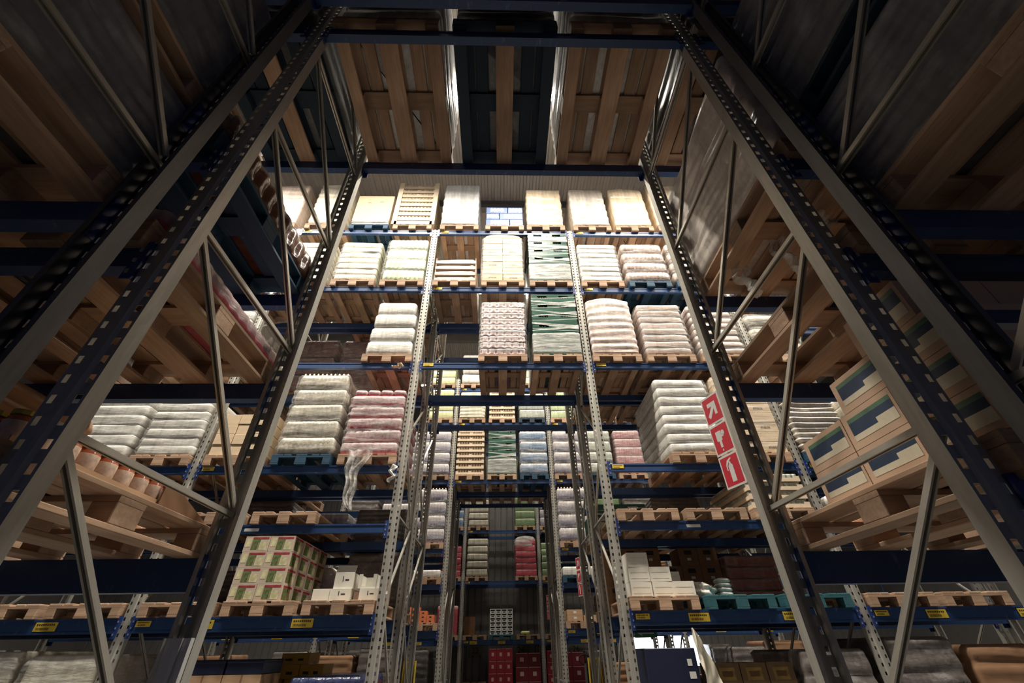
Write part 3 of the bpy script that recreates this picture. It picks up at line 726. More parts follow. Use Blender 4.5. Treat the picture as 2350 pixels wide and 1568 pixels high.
S(r, 0, -1.85, 0, '', None); S(r, 0, 1.88, 0, '', None); S(r, 0, -2.75, 0, 'brown carton load', Wr(.6, CARDD, seed=142)); S(r, 0, 2.8, 0, 'brown carton load', Wr(.6, CARDD, seed=143))
S(r, 2, 3.68, 0, 'dark wrapped load', Wr(1.1, DARKW, seed=148)); S(r, 2, -3.68, 0, 'dark wrapped load', Wr(1.1, DARKW, seed=149)); S(r, 1, 3.68, 0, 'brown carton load', Wr(.5, CARDD, seed=148)); S(r, 1, -2.78, 0, 'dark wrapped load', Wr(.5, DARKW, seed=148)); S(r, 1, -3.68, 0, 'dark wrapped load', Wr(.5, DARKW, seed=147))
r = 4
for x, m_ in ((-.93, CREAM), (0, GREYV), (.93, GREENP)): S(r, 3, x, 0, {-.93: 'cream', 0: 'grey', .93: 'green'}[x] + ' wrapped load', Wr(1.1, m_, seed=145))
S(r, 3, -1.85, 0, 'grey wrapped load', Wr(1.1, GREYV, seed=146)); S(r, 3, 1.85, 0, 'grey wrapped load', Wr(1.1, GREYV, seed=147))
# ---- last row at the back wall
r = 5
S(r, 3, -.92, 0, 'cream bag load in four tiers', Ly(4, 1.0, CREAM2, dia=.08, amp=.01, e=.05, seed=150, film=False)); S(r, 3, .92, 0, 'green pack load in tiers', Ly(4, 1.1, GREENP, seed=151, film=False))
S(r, 3, -1.85, 0, 'grey-blue bottle load', Ly(4, 1.2, BLUEB, dia=.08, amp=.02, seed=152, film=False)); S(r, 3, 1.86, 0, 'grey-white bottle load', Ly(4, 1.2, GREYV, dia=.08, amp=.02, seed=153, film=False))
S(r, 2, -.94, 0, 'cream bag load in five tiers', Ly(5, 1.28, CREAM2, dia=.08, amp=.012, e=.05, seed=154, film=False))
def red_load(t):
    load_layers(t, 6, 1.22, REDC, seed=155, film=False)
    obj('draped_film', layer_mesh('drape', FILMH, .72, 1.17, .36, .06, .08, .03, wob=.03, rows=12, seed=5, dome=.06), t, (0, 0, .95))
S(r, 2, .90, 0, 'red carton load under draped film', red_load)
S(r, 2, 1.86, 0, 'green pack load', Ly(5, 1.1, GREENP, seed=156, film=False)); S(r, 2, -1.86, 0, 'red pack load', Ly(5, 1.0, REDC, seed=157, film=False))
S(r, 0, -.95, 0, '', None); S(r, 0, -.01, 0, '', None, pal='teal'); S(r, 0, .93, 0, '', None); S(r, 0, 1.88, 0, '', None); S(r, 0, -1.88, 0, 'red film-wrapped goods', Ly(1, .85, REDC, w=.7, seed=158, film=False))
exec_rest = True
# ------------------------------------------------------------------ loose goods on the pallets
def top_of(row, lv): return CAMZ + LV[row][lv] + (.07 if lv == 0 else .0525) + PH + .0015
def face_box(w, d, h, mats, panels):
    """carton with printed panels on its faces: (face, u0, u1, v0, v1, material index), u and v in 0..1"""
    B = MB(); B.box(-w/2, w/2, -d/2, d/2, 0, h)
    e = .0012
    for f, u0, u1, v0, v1, m in panels:
        if f == 'f': B.quad((-w/2 + u0 * w, -d/2 - e, v0 * h), (-w/2 + u1 * w, -d/2 - e, v0 * h), (-w/2 + u1 * w, -d/2 - e, v1 * h), (-w/2 + u0 * w, -d/2 - e, v1 * h), m)
        if f == 'r': B.quad((w/2 + e, -d/2 + u0 * d, v0 * h), (w/2 + e, -d/2 + u1 * d, v0 * h), (w/2 + e, -d/2 + u1 * d, v1 * h), (w/2 + e, -d/2 + u0 * d, v1 * h), m)
        if f == 'l': B.quad((-w/2 - e, d/2 - u0 * d, v0 * h), (-w/2 - e, d/2 - u1 * d, v0 * h), (-w/2 - e, d/2 - u1 * d, v1 * h), (-w/2 - e, d/2 - u0 * d, v1 * h), m)
    return B.mesh('carton', mats, fix=False)
ORD = ['bottom', 'second', 'third', 'fourth', 'fifth', 'sixth']
# printed vegetable cartons
z0 = top_of(1, 0); VEG = m_plain('veg_print', (.12, .15, .05), .6, 0, .5, 28); VEGY = m_plain('veg_print_pale', (.62, .58, .34), .6, 0, .3, 22)
VRED = m_plain('veg_red', (.33, .03, .04), .6, 0, .3, 18)
me = face_box(.296, .296, .172, [m_plain('veg_board', (.55, .45, .36), .7), VRED, VEG, VEGY], [('f', .30, .95, .80, .93, 1), ('f', .05, .25, .3, .85, 3), ('f', .30, .62, .12, .78, 2), ('f', .55, .92, .1, .6, 3), ('r', .10, .9, .80, .93, 1), ('r', .12, .6, .1, .78, 2), ('r', .5, .86, .1, .55, 3)])
for k in range(4):
    for c in range(2):
        for q in range(4):
            o = obj('carton', me, None, (-3.02 + c * .30 + rnd.uniform(-.004, .004), Y[1] + .12 + q * .30, z0 + k * .1735))
            tag(o, f'printed vegetable carton, {ORD[k]} tier, {["left", "right"][c]} column, {["front", "second", "third", "rear"][q]} row of its stack', 'box', 'vegetable cartons on the lowest shelf')
# white cartons left
def open_box(w, d, h, mat, front=False):
    B = MB(); t = .006
    if front: B.box(-w/2, -w * .3, -d/2, -d/2 + t, 0, h).box(w * .3, w/2, -d/2, -d/2 + t, 0, h).box(-w * .3, w * .3, -d/2, -d/2 + t, 0, h * .15)
    else: B.box(-w/2, w/2, -d/2, -d/2 + t, 0, h)
    B.box(-w/2, w/2, d/2 - t, d/2, 0, h).box(-w/2, -w/2 + t, -d/2 + t, d/2 - t, 0, h).box(w/2 - t, w/2, -d/2 + t, d/2 - t, 0, h).box(-w/2 + t, w/2 - t, -d/2 + t, d/2 - t, 0, t)
    return B.mesh('open_carton', mat)
def wbox(x0, x1, y, zb, h, label, opened=False, d=.3, mat=None, name='carton'):
    mat = mat or WHITEC; w = x1 - x0
    me = open_box(w, d, h, mat, True) if opened else face_box(w, d, h, [mat, BLACK], [('f', .42, .46, .45, .8, 1), ('f', .55, .75, .5, .6, 1)] if w > .2 else [])
    o = obj(name, me, None, ((x0 + x1) / 2, y + d/2, zb)); tag(o, label, 'box', 'white cartons on the lowest shelf'); return o
yb = Y[1] + .06
wbox(-2.24, -2.045, yb, z0, .125, 'small white closed carton, leftmost on the pallet beside the vegetable stack')
wbox(-2.04, -1.80, yb, z0, .125, 'white closed carton with black print under the open-flapped carton')
wbox(-2.02, -1.79, yb + .02, z0 + .126, .165, 'white carton with raised flaps on top of a printed white carton')
B = MB(); B.box(-.115, .115, -.003, .003, 0, .10)
fl = obj('flap', B.mesh('flap', WHITEC), bpy.data.objects[-1] if False else [o for o in bpy.data.objects if o.get('label', '').startswith('white carton with raised')][0], (0, -.147, .165), (-.5, 0, 0))
fl2 = obj('flap', MB().box(-.003, .003, -.14, .14, 0, .11).mesh('flap', WHITEC), fl.parent, (-.113, 0, .165), (0, -.9, 0))
wbox(-1.785, -1.70, yb + .1, z0, .10, 'small pinkish carton between two white cartons', mat=TRAYP)
wbox(-1.695, -1.47, yb, z0, .125, 'white closed carton below the open-fronted one by the upright')
wbox(-1.73, -1.52, yb + .02, z0 + .127, .15, 'white carton with an open dark front beside the upright', True)
wbox(-1.515, -1.475, yb + .35, z0, .26, 'brown carton edge behind the open-fronted white carton', mat=CARDD)
# white cartons right
boxm = face_box(.255, .38, .158, [WHITEC, m_plain('carton_tape', (.66, .63, .54), .4)], [('f', .1, .9, .60, .66, 1), ('f', .1, .9, .2, .24, 1)])
for c, n in enumerate((3, 2, 1)):
    for k in range(n):
        o = obj('carton', boxm, None, (1.665 + c * .262 + rnd.uniform(-.004, .004), yb + .2, z0 + k * .1595), (0, 0, rnd.uniform(-.02, .02)))
        tag(o, f'white carton, {["leftmost", "middle", "rightmost"][c]} front column, {ORD[k]} tier, on pallet right of the tunnel', 'box', 'white cartons on the right pallet')
for c, n in enumerate((3, 2, 2)):
    for k in range(n):
        o = obj('carton', boxm, None, (1.665 + c * .262, yb + .62, z0 + k * .1595))
        tag(o, f'white carton, {["leftmost", "middle", "rightmost"][c]} rear column, {ORD[k]} tier, on pallet right of the tunnel', 'box', 'white cartons on the right pallet')
# crumpled film and scraps
def crumple(name, w, d, h, seed, mat):
    R = random.Random(seed); bm = bmesh.new(); bmesh.ops.create_icosphere(bm, subdivisions=4, radius=.5)
    ph = [R.uniform(0, 6) for _ in range(9)]
    for v in bm.verts:
        p = v.co; k = 1 + .16 * math.sin(11 * p.x + ph[0] + 5 * p.y) + .14 * math.sin(13 * p.z + ph[1] + 7 * p.x) + .08 * math.sin(29 * p.y + ph[2] + 17 * p.z) + .05 * math.sin(41 * p.x + ph[3])
        v.co = Vector((p.x * k * w, p.y * k * d, (max(-.38, p.z * k) + .38) * h))
    me = bpy.data.meshes.new(name); bm.to_mesh(me); bm.free(); me.materials.append(mat)
    for f in me.polygons: f.use_smooth = True
    return me
o = obj('film_clump', crumple('clump', .26, .22, .17, 5, m_plain('milky_film', (.66, .64, .58), .3, 0, .25, 20)), None, (2.47, yb + .15, z0 + .002)); tag(o, 'crumpled white film on teal pallet beside the white cartons', 'film')
t = thing('tub_stack', 'short stack of white green-banded packs on the teal pallet', 'packs', (2.72, yb + .15, z0 + .001))
tub = layer_mesh('tub', m_pack('tub_pack', [(0, (.7, .7, .66)), (.4, (.3, .42, .36)), (.6, (.72, .72, .68)), (1, (.8, .8, .76))]), .15, .2, .048, .05, .02, .004, seed=4)
for k in range(4): obj('pack', tub, t, (0, 0, k * .0485))
def hanging(name, w, L, seed, mat, taper=.12, folds=3, wave=1., widen=False):
    R = random.Random(seed); B = MB(); nu, nv = 14, 40; ph = [R.uniform(0, 6) for _ in range(6)]
    for j in range(nv + 1):
        t_ = j / nv; tt = 1 - t_ if not widen else t_; ww = w * (tt ** .7 * (1 - taper) + taper) * (1 + .2 * wave * math.sin(7 * t_ + ph[0])); cx = wave * (.05 * math.sin(4 * t_ + ph[1]) * t_ + .02 * math.sin(13 * t_)) + (.13 * t_ if widen else 0)
        for i in range(nu + 1):
            u = i / nu - .5
            B.v.append((cx + ww * u, -.01 - .045 * (1 - t_ * .5) * math.sin(folds * 6.28 * u + ph[2] + 3 * t_) * (.4 + t_) - .015 * math.sin(19 * t_ + 9 * u), -L * t_))
    for j in range(nv):
        for i in range(nu):
            a = j * (nu + 1) + i; B.f.append((a, a + 1, a + nu + 2, a + nu + 1)); B.m.append(0)
    return B.mesh(name, mat, True, fix=False)
o = obj('hanging_film', hanging('hfilm', .30, .80, 3, FILMH), None, (-2.0, Y[1] - .075, CAMZ + 2.30)); tag(o, 'clear stretch film hanging in a twisted tail from the pink load', 'film')
o = obj('hanging_film', hanging('hfilm2', .19, .62, 6, m_plain('pale_paper_film', (.74, .70, .58), .5), .15, 1, .15, True), None, (2.13, Y[1] - .03, CAMZ + .20)); tag(o, 'pale strip of sheet hanging below the lowest beam', 'film')
o = obj('hanging_film', hanging('hfilm3', .10, .24, 8, PAPER, .3, 1), None, (-1.52, Y[1] - .03, CAMZ + 2.10)); tag(o, 'torn white scrap hanging from the beam by the left upright', 'film')
o = obj('film_scrap', crumple('scrap', .14, .14, .12, 9, m_plain('cream_scrap', (.72, .62, .45), .6, 0, .1, 10)), None, (-1.58, 2.415, CAMZ + 1.30 + .0525 + PH + .002)); tag(o, 'crumpled cream scrap at the corner of the near left pallet', 'film')
for k, (x, y, L) in enumerate(((1.72, 1.75, .30), (1.60, 2.0, .24), (1.85, 1.55, .22))):
    o = obj('hanging_film', hanging('tatter', .12, L, 20 + k, FILMH, .1, 2), None, (x, y, CAMZ + 2.04 + .05)); tag(o, f'tattered film hanging under the near right pallet, {["middle", "aisle-side", "camera-side"][k]} strand', 'film', 'film tatters')
o = obj('hanging_film', hanging('tape', .07, .14, 31, TRAY, .8, 1), None, (-1.62, Y[1] - .045, CAMZ + 3.76), (0, .6, 0)); tag(o, 'slanted cream strap end over the fourth-shelf beam', 'strap')

# brown cartons on the row behind, right bay
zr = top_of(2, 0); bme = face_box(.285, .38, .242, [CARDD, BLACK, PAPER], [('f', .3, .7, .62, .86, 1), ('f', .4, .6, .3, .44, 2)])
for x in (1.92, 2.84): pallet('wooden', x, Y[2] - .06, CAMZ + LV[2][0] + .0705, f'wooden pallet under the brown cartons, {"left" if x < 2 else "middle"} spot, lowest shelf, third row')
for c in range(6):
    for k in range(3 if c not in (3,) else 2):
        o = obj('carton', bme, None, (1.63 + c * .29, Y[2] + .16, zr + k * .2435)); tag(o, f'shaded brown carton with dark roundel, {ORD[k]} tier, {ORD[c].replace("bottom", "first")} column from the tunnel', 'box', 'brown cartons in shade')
# orange cartons and brown cartons on the fourth row
zo = top_of(3, 0); ome = face_box(.165, .3, .078, [ORANGE, BLACK], [('f', .35, .65, .3, .6, 1)])
for c, n in enumerate((4, 4, 3, 2)):
    for k in range(n):
        o = obj('carton', ome, None, (-2.17 + c * .172, Y[3] + .10, zo + k * .0795)); tag(o, f'small orange carton, {ORD[k]} tier, {ORD[c].replace("bottom", "first")} column from the left', 'box', 'orange cartons')
cme = face_box(.36, .5, .11, [CARD, WHITEC], [('f', .4, .6, .3, .7, 1)])
for c in range(2):
    for k in range(2 if c == 0 else 1):
        o = obj('carton', cme, None, (1.70 + c * .38, Y[3] + .2, zo + k * .112)); tag(o, f'flat tan carton, {ORD[k]} tier, {["left", "right"][c]} side, right of the far tunnel', 'box', 'flat tan cartons')
# last row: crate tower, brown cartons, odd pack
z5 = top_of(5, 0)
def tray_crate():
    B = MB(); w, d, h = .19, .5, .122
    B.box(-w/2, w/2, -d/2, d/2, 0, .055).box(-w/2, -w/2 + .02, -d/2, d/2, .055, h).box(w/2 - .02, w/2, -d/2, d/2, .055, h).box(-w/2 + .02, w/2 - .02, -d/2 + .02, d/2, .055, h - .02, 1).box(-w/2 + .02, w/2 - .02, -d/2, d/2, h - .02, h)
    B.box(-.045, .045, -d/2 - .001, -d/2, .012, .042, 1)
    return B.mesh('crate', [PAPER, BLACK])
tme = tray_crate()
for c in range(4):
    for k in range(6):
        o = obj('crate', tme, None, (-.31 + c * .20, Y[5] + .25, z5 + k * .1235)); tag(o, f'black and white bottle tray, {ORD[k]} tier, {ORD[c].replace("bottom", "first")} column of the tower', 'crate', 'black and white trays')
bm2 = face_box(.36, .4, .135, [CARDD, BLACK], [])
for k in range(4):
    o = obj('carton', bm2, None, (-1.12, Y[5] + .6, z5 + k * .136)); tag(o, f'dark brown carton against the back wall, {ORD[k]} in its stack', 'box', 'brown cartons at the back wall')
o = obj('food_pack', layer_mesh('fpack', m_pack('lime_pack', [(0, (.5, .6, .1)), (1, (.7, .75, .4))]), .28, .3, .09, .05, .03, .01), None, (.82, Y[5] + .2, z5)); tag(o, 'small lime green pack on the last row pallet', 'pack')
# floor storage
def floor_stack(x, y, cols, tiers, w, d, h, mat, name, grp, desc, zb=0., panels=None):
    me = face_box(w - .006, d, h - .003, [mat, m_plain('print_light', (.60, .42, .36), .6), BLACK], panels or [('f', .35, .65, .35, .65, 1), ('f', .05, .95, .93, .97, 1)])
    for c in range(cols):
        for k in range(tiers):
            o = obj(name, me, None, (x + (c - (cols - 1) / 2) * w, y + d/2, zb + k * h)); tag(o, f'{desc}, {ORD[k]} tier{"" if cols == 1 else ", " + ["left", "middle", "right"][c if cols == 3 else 2 * c] + " column"}', 'box', grp)
REDB = m_plain('red_carton', (.36, .018, .035), .5, 0, .1, 4); REDD = m_plain('dark_red_carton', (.20, .014, .022), .5, 0, .1, 4)
floor_stack(-.03, Y[5] + .0, 3, 5, .262, .4, .325, REDB, 'carton', 'red cartons on the floor', 'bright red carton on the floor by the back wall', .003)
floor_stack(.88, Y[5] + .1, 2, 4, .42, .4, .375, REDD, 'carton', 'dark red cartons on the floor', 'dark red carton on the floor by the back wall', .003)
floor_stack(1.66, Y[5] + .1, 1, 5, .30, .4, .31, REDB, 'carton', 'red cartons right of the last upright', 'red carton right of the last upright', .003)
floor_stack(2.35, Y[5] + .2, 2, 4, .42, .4, .375, REDD, 'carton', 'dark red cartons by the pallet truck', 'dark red carton behind the pallet truck', .003)
for k in range(5): pallet('wooden', -.92, Y[5] - .05, .002 + k * .1445, f'empty wooden pallet on the floor pile by the back wall, {ORD[k]} up', True)
# floor loads under the second rack row
def floor_load(x, y, desc, fn, name='wrapped_load', pal='wooden', short=None):
    pallet(pal, x, y, .002, f'{pal} floor pallet under {short or desc}', True)
    t = thing(name, desc, 'pallet load', (x, y + .6, .148), 'floor level loads'); fn(t); return t
floor_load(-2.98, Y[1] + .02, 'brown carton load at floor level, left bay', Wr(.78, CARD, seed=201))
for k in range(2):
    o = obj('carton', face_box(.40, .5, .42, [CARD, CARDD], [('f', .48, .52, 0, 1, 1)]), None, (-3.19 + k * .41, Y[1] + .3, .93)); tag(o, f'plain brown carton at floor level, {["left", "right"][k]} one under the blue tray', 'box', 'brown floor cartons')
    o = obj('tray', MB().box(-.195, .195, -.25, .25, 0, .13).box(-.2, .2, -.255, .255, .10, .125).mesh('tray', NAVY, bevel=.006), None, (-3.19 + k * .41, Y[1] + .3, 1.352)); tag(o, f'dark blue tray on the {["left", "right"][k]} brown floor carton', 'tray', 'blue trays')
floor_load(-1.90, Y[1] + .02, 'red-brown bottle load at floor level by the left upright', lambda t: load_layers(t, 3, 1.18, m_pack('brown_bottles', [(0, (.04, .05, .12)), (.2, (.03, .035, .08)), (.3, (.22, .10, .08)), (.75, (.12, .04, .04)), (.86, (.03, .04, .10)), (1, (.05, .06, .14))], rough=.12, streak=.06), dia=.09, amp=.03, e=.05, film=False))
floor_load(-2.75, Y[2] + .0, 'brown base load at floor level in the third row', Wr(.98, CARDD, seed=202))
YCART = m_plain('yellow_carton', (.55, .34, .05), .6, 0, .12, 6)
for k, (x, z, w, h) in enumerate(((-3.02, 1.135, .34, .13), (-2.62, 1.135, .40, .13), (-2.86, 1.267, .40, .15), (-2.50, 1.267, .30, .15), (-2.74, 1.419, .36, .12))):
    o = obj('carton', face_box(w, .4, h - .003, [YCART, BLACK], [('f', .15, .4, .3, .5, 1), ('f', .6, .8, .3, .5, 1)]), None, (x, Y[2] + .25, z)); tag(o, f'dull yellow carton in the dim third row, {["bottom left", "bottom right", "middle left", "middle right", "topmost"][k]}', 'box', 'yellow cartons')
floor_load(-5.58, Y[1] + .02, 'grey wrapped load at floor level, outer left bay', Ly(3, 1.44, CREAM2, seed=203)); floor_load(-4.70, Y[1] + .02, 'pale wrapped load at floor level, outer left bay', Ly(3, 1.40, CREAM, seed=204)); floor_load(-6.45, Y[1] + .02, 'greyish wrapped load at floor level, far left', Ly(3, 1.46, GREYV, seed=205))
floor_load(-3.68, Y[2] + .06, 'brown wrapped floor load behind the left bay', Wr(1.1, CARDD, seed=206)); floor_load(-1.88, Y[2], 'dark wrapped floor load left of the tunnel, third row', Wr(1.0, DARKW, seed=207))
t = thing('display_box', 'dark navy box standing at floor level right of the tunnel', 'box', (1.84, Y[1] + .3, .0))
obj('panel', MB().box(-.28, .28, -.3, .3, .002, 1.52).mesh('panel', NAVY, bevel=.008), t)
B = MB()
for k in range(6): B.box(.17, .17 + .05 + .02 * (k % 3), -.3015, -.3, 1.36 - k * .11, 1.42 - k * .11)
obj('white_print', B.mesh('wprint', PAPER), t)
floor_load(2.75, Y[1] + .02, 'mixed fruit carton base load at floor level', Wr(.62, CARDD, seed=208))
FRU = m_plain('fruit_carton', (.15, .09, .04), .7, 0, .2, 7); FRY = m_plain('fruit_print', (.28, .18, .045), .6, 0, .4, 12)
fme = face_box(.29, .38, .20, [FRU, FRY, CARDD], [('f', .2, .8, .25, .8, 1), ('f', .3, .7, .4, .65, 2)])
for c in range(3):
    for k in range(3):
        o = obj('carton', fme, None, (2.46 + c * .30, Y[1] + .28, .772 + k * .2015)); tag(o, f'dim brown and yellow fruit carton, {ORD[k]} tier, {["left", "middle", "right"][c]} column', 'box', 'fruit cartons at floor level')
floor_load(3.68, Y[1] + .02, 'dark wrapped load at floor level, right bay', Wr(1.34, DARKW, seed=209)); floor_load(4.70, Y[1] + .02, 'dark wrapped load at floor level, outer right bay', Wr(1.44, DARKW, seed=210)); floor_load(5.6, Y[1] + .02, 'brown wrapped load at floor level, outer right bay', Wr(1.36, CARDD, seed=211))
floor_load(2.8, Y[2] + .06, 'brown wrapped floor load behind the fruit cartons', Wr(1.05, CARDD, seed=212)); floor_load(3.7, Y[2] + .06, 'dark wrapped floor load in the third row, right bay', Wr(1.1, DARKW, seed=213))
for x, h, m_, dsc in ((-2.78, 1.48, DARKW, 'dark wrapped'), (-3.68, 1.36, CARDD, 'brown carton'), (-4.69, 1.45, DARKW, 'dark wrapped'), (-5.6, 1.3, CREAM2, 'cream pack'), (-6.5, 1.4, CARDD, 'brown carton'), (2.78, 1.15, CARDD, 'brown carton'), (5.6, 1.4, DARKW, 'dark wrapped'), (6.5, 1.5, CARDD, 'brown carton')):
    side = 'left' if x < 0 else 'right'; q = {1.88: 'nearest the tunnel', 2.78: 'in the bay middle', 3.68: 'at the bay end', 4.69: 'starting the outer bay', 5.6: 'in the outer bay middle', 6.5: 'ending the outer bay'}[abs(x)]
    floor_load(x, Y[3], f'{dsc} load, fourth row floor, {side} side, {q}', Wr(h, m_, seed=220), short=f'{dsc} load, fourth row, {side} side, {q}')
for k, (x, h, m_) in enumerate(((-2.8, 1.48, DARKW), (-3.7, 1.42, CARDD), (-4.7, 1.5, DARKW), (-5.6, 1.46, DARKW), (-6.5, 1.5, CARDD), (3.25, 1.4, DARKW), (7.4, 1.5, DARKW))):
    floor_load(x, Y[5] - .02, f'dim wrapped load on the floor by the back wall, {["first", "second", "third", "fourth", "fifth", "first", "second", "third"][k]} {"left" if x < 0 else "right"} of the tunnel', Wr(h, m_, seed=230), short=f'{["first", "second", "third", "fourth", "fifth", "first", "second", "third"][k]} dim load {"left" if x < 0 else "right"} of the tunnel, back wall')
# column guards in the tunnel
for x, y, d in ((-1.4, Y[2] + DEPTH, 'left'), (1.4, Y[2] + DEPTH, 'right')):
    B = MB(); B.box(-.09, .09, 0, .008, 0, 1.42).box(-.09, -.082, -.10, 0, 0, 1.42).box(.082, .09, -.10, 0, 0, 1.42)
    o = obj('column_guard', B.mesh('guard', m_plain('guard_yellow', (.72, .52, .04), .5, 0, .15, 8)), None, (x, y + .012, .002)); tag(o, f'yellow column guard on the {d} side of the tunnel, third row', 'guard', 'yellow column guards')
# pallet truck handle in the far aisle
t = thing('pallet_truck', 'black loop handle of a pallet truck right of the far tunnel', 'pallet truck', (2.55, 16.2, 0))
B = MB(); B.box(-.03, .03, -.03, .03, .15, 1.2); obj('tiller', B.mesh('tiller', m_plain('tiller_grey', (.25, .25, .25), .4)), t)
bm = bmesh.new()
N, n2 = 24, 8
vs = [[bm.verts.new(((.17 + .022 * math.cos(2*PI*j/n2)) * math.cos(2*PI*i/N), .022 * math.sin(2*PI*j/n2), 1.31 + (.12 + .022 * math.cos(2*PI*j/n2)) * math.sin(2*PI*i/N))) for j in range(n2)] for i in range(N)]
for i in range(N):
    for j in range(n2): bm.faces.new((vs[i][j], vs[(i+1) % N][j], vs[(i+1) % N][(j+1) % n2], vs[i][(j+1) % n2]))
bmesh.ops.recalc_face_normals(bm, faces=bm.faces)
me = bpy.data.meshes.new('handle'); bm.to_mesh(me); bm.free(); me.materials.append(BLACK); obj('handle', me, t)
B = MB(); B.box(-.27, -.11, -1.2, -.1, .06, .13).box(.11, .27, -1.2, -.1, .06, .13).box(-.27, .27, -.1, .1, .06, .42)
obj('fork', B.mesh('fork', m_plain('truck_red', (.4, .03, .03), .4)), t)
obj('wheel', MB().cyl((0, 0, 0), .09, .06, 16).mesh('wheel', BLACK), t, (-.03, .02, .095), (0, PI/2, 0))

# near right row: boxes with blue and green printed labels on the lowest pallet
zn = top_of(0, 0)
SAL = m_plain('salmon_carton', (.62, .42, .29), .75, 0, .07, 5); PRB = m_plain('print_blue', (.028, .05, .10), .5, 0, .25, 12); PRG = m_plain('print_green', (.10, .19, .12), .5, 0, .25, 12); PRW = m_plain('print_cream', (.74, .66, .50), .6, 0, .1, 12)
nme = face_box(.36, .29, .152, [SAL, PRB, PRG, PRW, TRAY], [('l', .10, .95, .50, .72, 1), ('l', .10, .95, .72, .84, 2), ('l', .10, .60, .36, .50, 1), ('l', .60, .95, .36, .50, 3), ('l', .10, .95, .2, .36, 3), ('f', .1, .9, .4, .8, 1), ('f', .1, .9, .2, .4, 3)])
tme2 = face_box(.36, .29, .175, [SAL, PRB, PRG, PRW], [('l', .3, .95, .45, .75, 1), ('l', .3, .95, .75, .86, 2), ('l', .3, .95, .15, .45, 3)])
TIER = [(4, 2.03), (4, 2.03), (3, 1.70), (2, 1.47)]
for k, (n, yfar) in enumerate(TIER):
    for q in range(n):
        for c in range(2):
            yc = yfar - .148 - q * .295
            if yc < 1.2: continue
            o = obj('carton', nme if k < 3 else tme2, None, (1.70 + c * .365, yc, zn + k * .1545 + .001)); tag(o, f'blue-green labelled carton, near right pallet, {ORD[k]} tier, {["first", "second", "third", "fourth"][q]} from aisle, {["tunnel", "outer"][c]} column', 'box', 'labelled cartons on the near right pallet')
# near left row: jars with yellow lids on the lowest pallet, behind a cardboard sheet
def jar_mesh():
    B = MB(); prof = [(.036, 0), (.042, .008), (.042, .085), (.036, .10), (.030, .108)]
    n = 12
    for i, (rr, z) in enumerate(prof):
        B.v += [(rr * math.cos(2*PI*k/n), rr * math.sin(2*PI*k/n), z) for k in range(n)]
    for i in range(len(prof) - 1):
        for k in range(n): B.f.append((i*n + k, i*n + (k+1) % n, (i+1)*n + (k+1) % n, (i+1)*n + k)); B.m.append(1 if 1 == i else 0)
    B.f.append(tuple(reversed(range(n)))); B.m.append(0); B.f.append(tuple(4*n + k for k in range(n))); B.m.append(0)
    return B.mesh('jar', [m_plain('jar_glass', (.45, .12, .06), .12, 0, .3, 30), m_plain('jar_label', (.72, .52, .40), .5, 0, .35, 25)], True)
JM = jar_mesh(); LM = MB().cyl((0, 0, .1075), .037, .016, 12).mesh('lid', m_plain('jar_lid', (.60, .46, .08), .35, .3))
for tier in range(1):
    zt = zn + tier * .136
    o = obj('tray', MB().box(-.39, .39, -.52, .42, 0, .006).box(.384, .39, -.52, .42, .006, .035).box(-.39, .384, .414, .42, .006, .035).mesh('tray', CARD), None, (-1.93, 1.78, zt)); tag(o, f'cardboard tray under the layer of red jars, near left pallet', 'tray', 'jar trays')
    for i in range(10):
        for j in range(2):
            o = obj('jar', JM, None, (-1.59 - j * .092, 2.13 - i * .092, zt + .0065)); obj('lid', LM, o)
            tag(o, f'red jar with yellow lid, {["first", "second", "third", "fourth", "fifth", "sixth", "seventh", "eighth", "ninth", "tenth"][i]} from aisle, {["tunnel", "inner"][j]} row', 'jar', 'red jars on the near left pallet')
B = MB(); f = lambda u, v, d: (d, u, v)
B.poly([(0, 0), (.38, 0), (.40, .008), (.02, .125), (0, .125)], .006, f)
o = obj('cardboard_sheet', B.mesh('sheet', CARDD), None, (-1.535, 1.95, zn + .002), (0, 0, 0)); tag(o, 'brown cardboard offcut leaning beside the jars on the near left pallet', 'cardboard')
# ------------------------------------------------------------------ signs
def sign_panel(kind, s=.19):
    B = MB()
    B.box(-s/2, s/2, -.002, 0, -s/2, s/2, 0)
    q = s/2 - .012
    B.box(-q, q, -.0026, -.002, -q, q, 1)
    f = lambda u, v, d: (u * s, -.0032 + d, v * s)
    if kind == 'arrow':
        B.poly([(-.30, -.20), (-.20, -.30), (.10, 0), (.10, -.22), (.27, -.05) if False else (.24, -.22), (.24, .24), (-.22, .24), (-.22, .10), (0, .10)], .0008, f, 0)
    elif kind == 'hose':
        B.poly([(-.24, -.06), (.04, -.06), (.04, .26), (-.24, .26)], .0008, f, 0); B.poly([(-.14, -.28), (-.02, -.28), (-.02, -.06), (-.14, -.06)], .0008, f, 0)
        B.poly([(.04, .04), (.16, .04), (.16, .12), (.04, .12)], .0008, f, 0); B.poly([(.14 + .09 * math.cos(a * PI / 5), .16 + .09 * math.sin(a * PI / 5)) for a in range(10)], .0008, f, 0)
        B.poly([(-.10, -.40), (-.04, -.40), (-.04, -.33), (-.10, -.33)], .0008, f, 0)
    else:
        B.poly([(-.10, -.34), (.12, -.34), (.12, .14), (.06, .20), (-.04, .20), (-.10, .14)], .0008, f, 0); B.poly([(-.03, .20), (.05, .20), (.05, .27), (-.03, .27)], .0008, f, 0)
        B.poly([(-.03, .27), (.12, .34), (.10, .38), (-.10, .32), (-.20, .18), (-.20, .02), (-.15, .02), (-.14, .16)], .0008, f, 0)
    return B.mesh('fire_sign', [PAPER, RED])
SG = {k: sign_panel(k) for k in ('arrow', 'hose', 'extinguisher')}
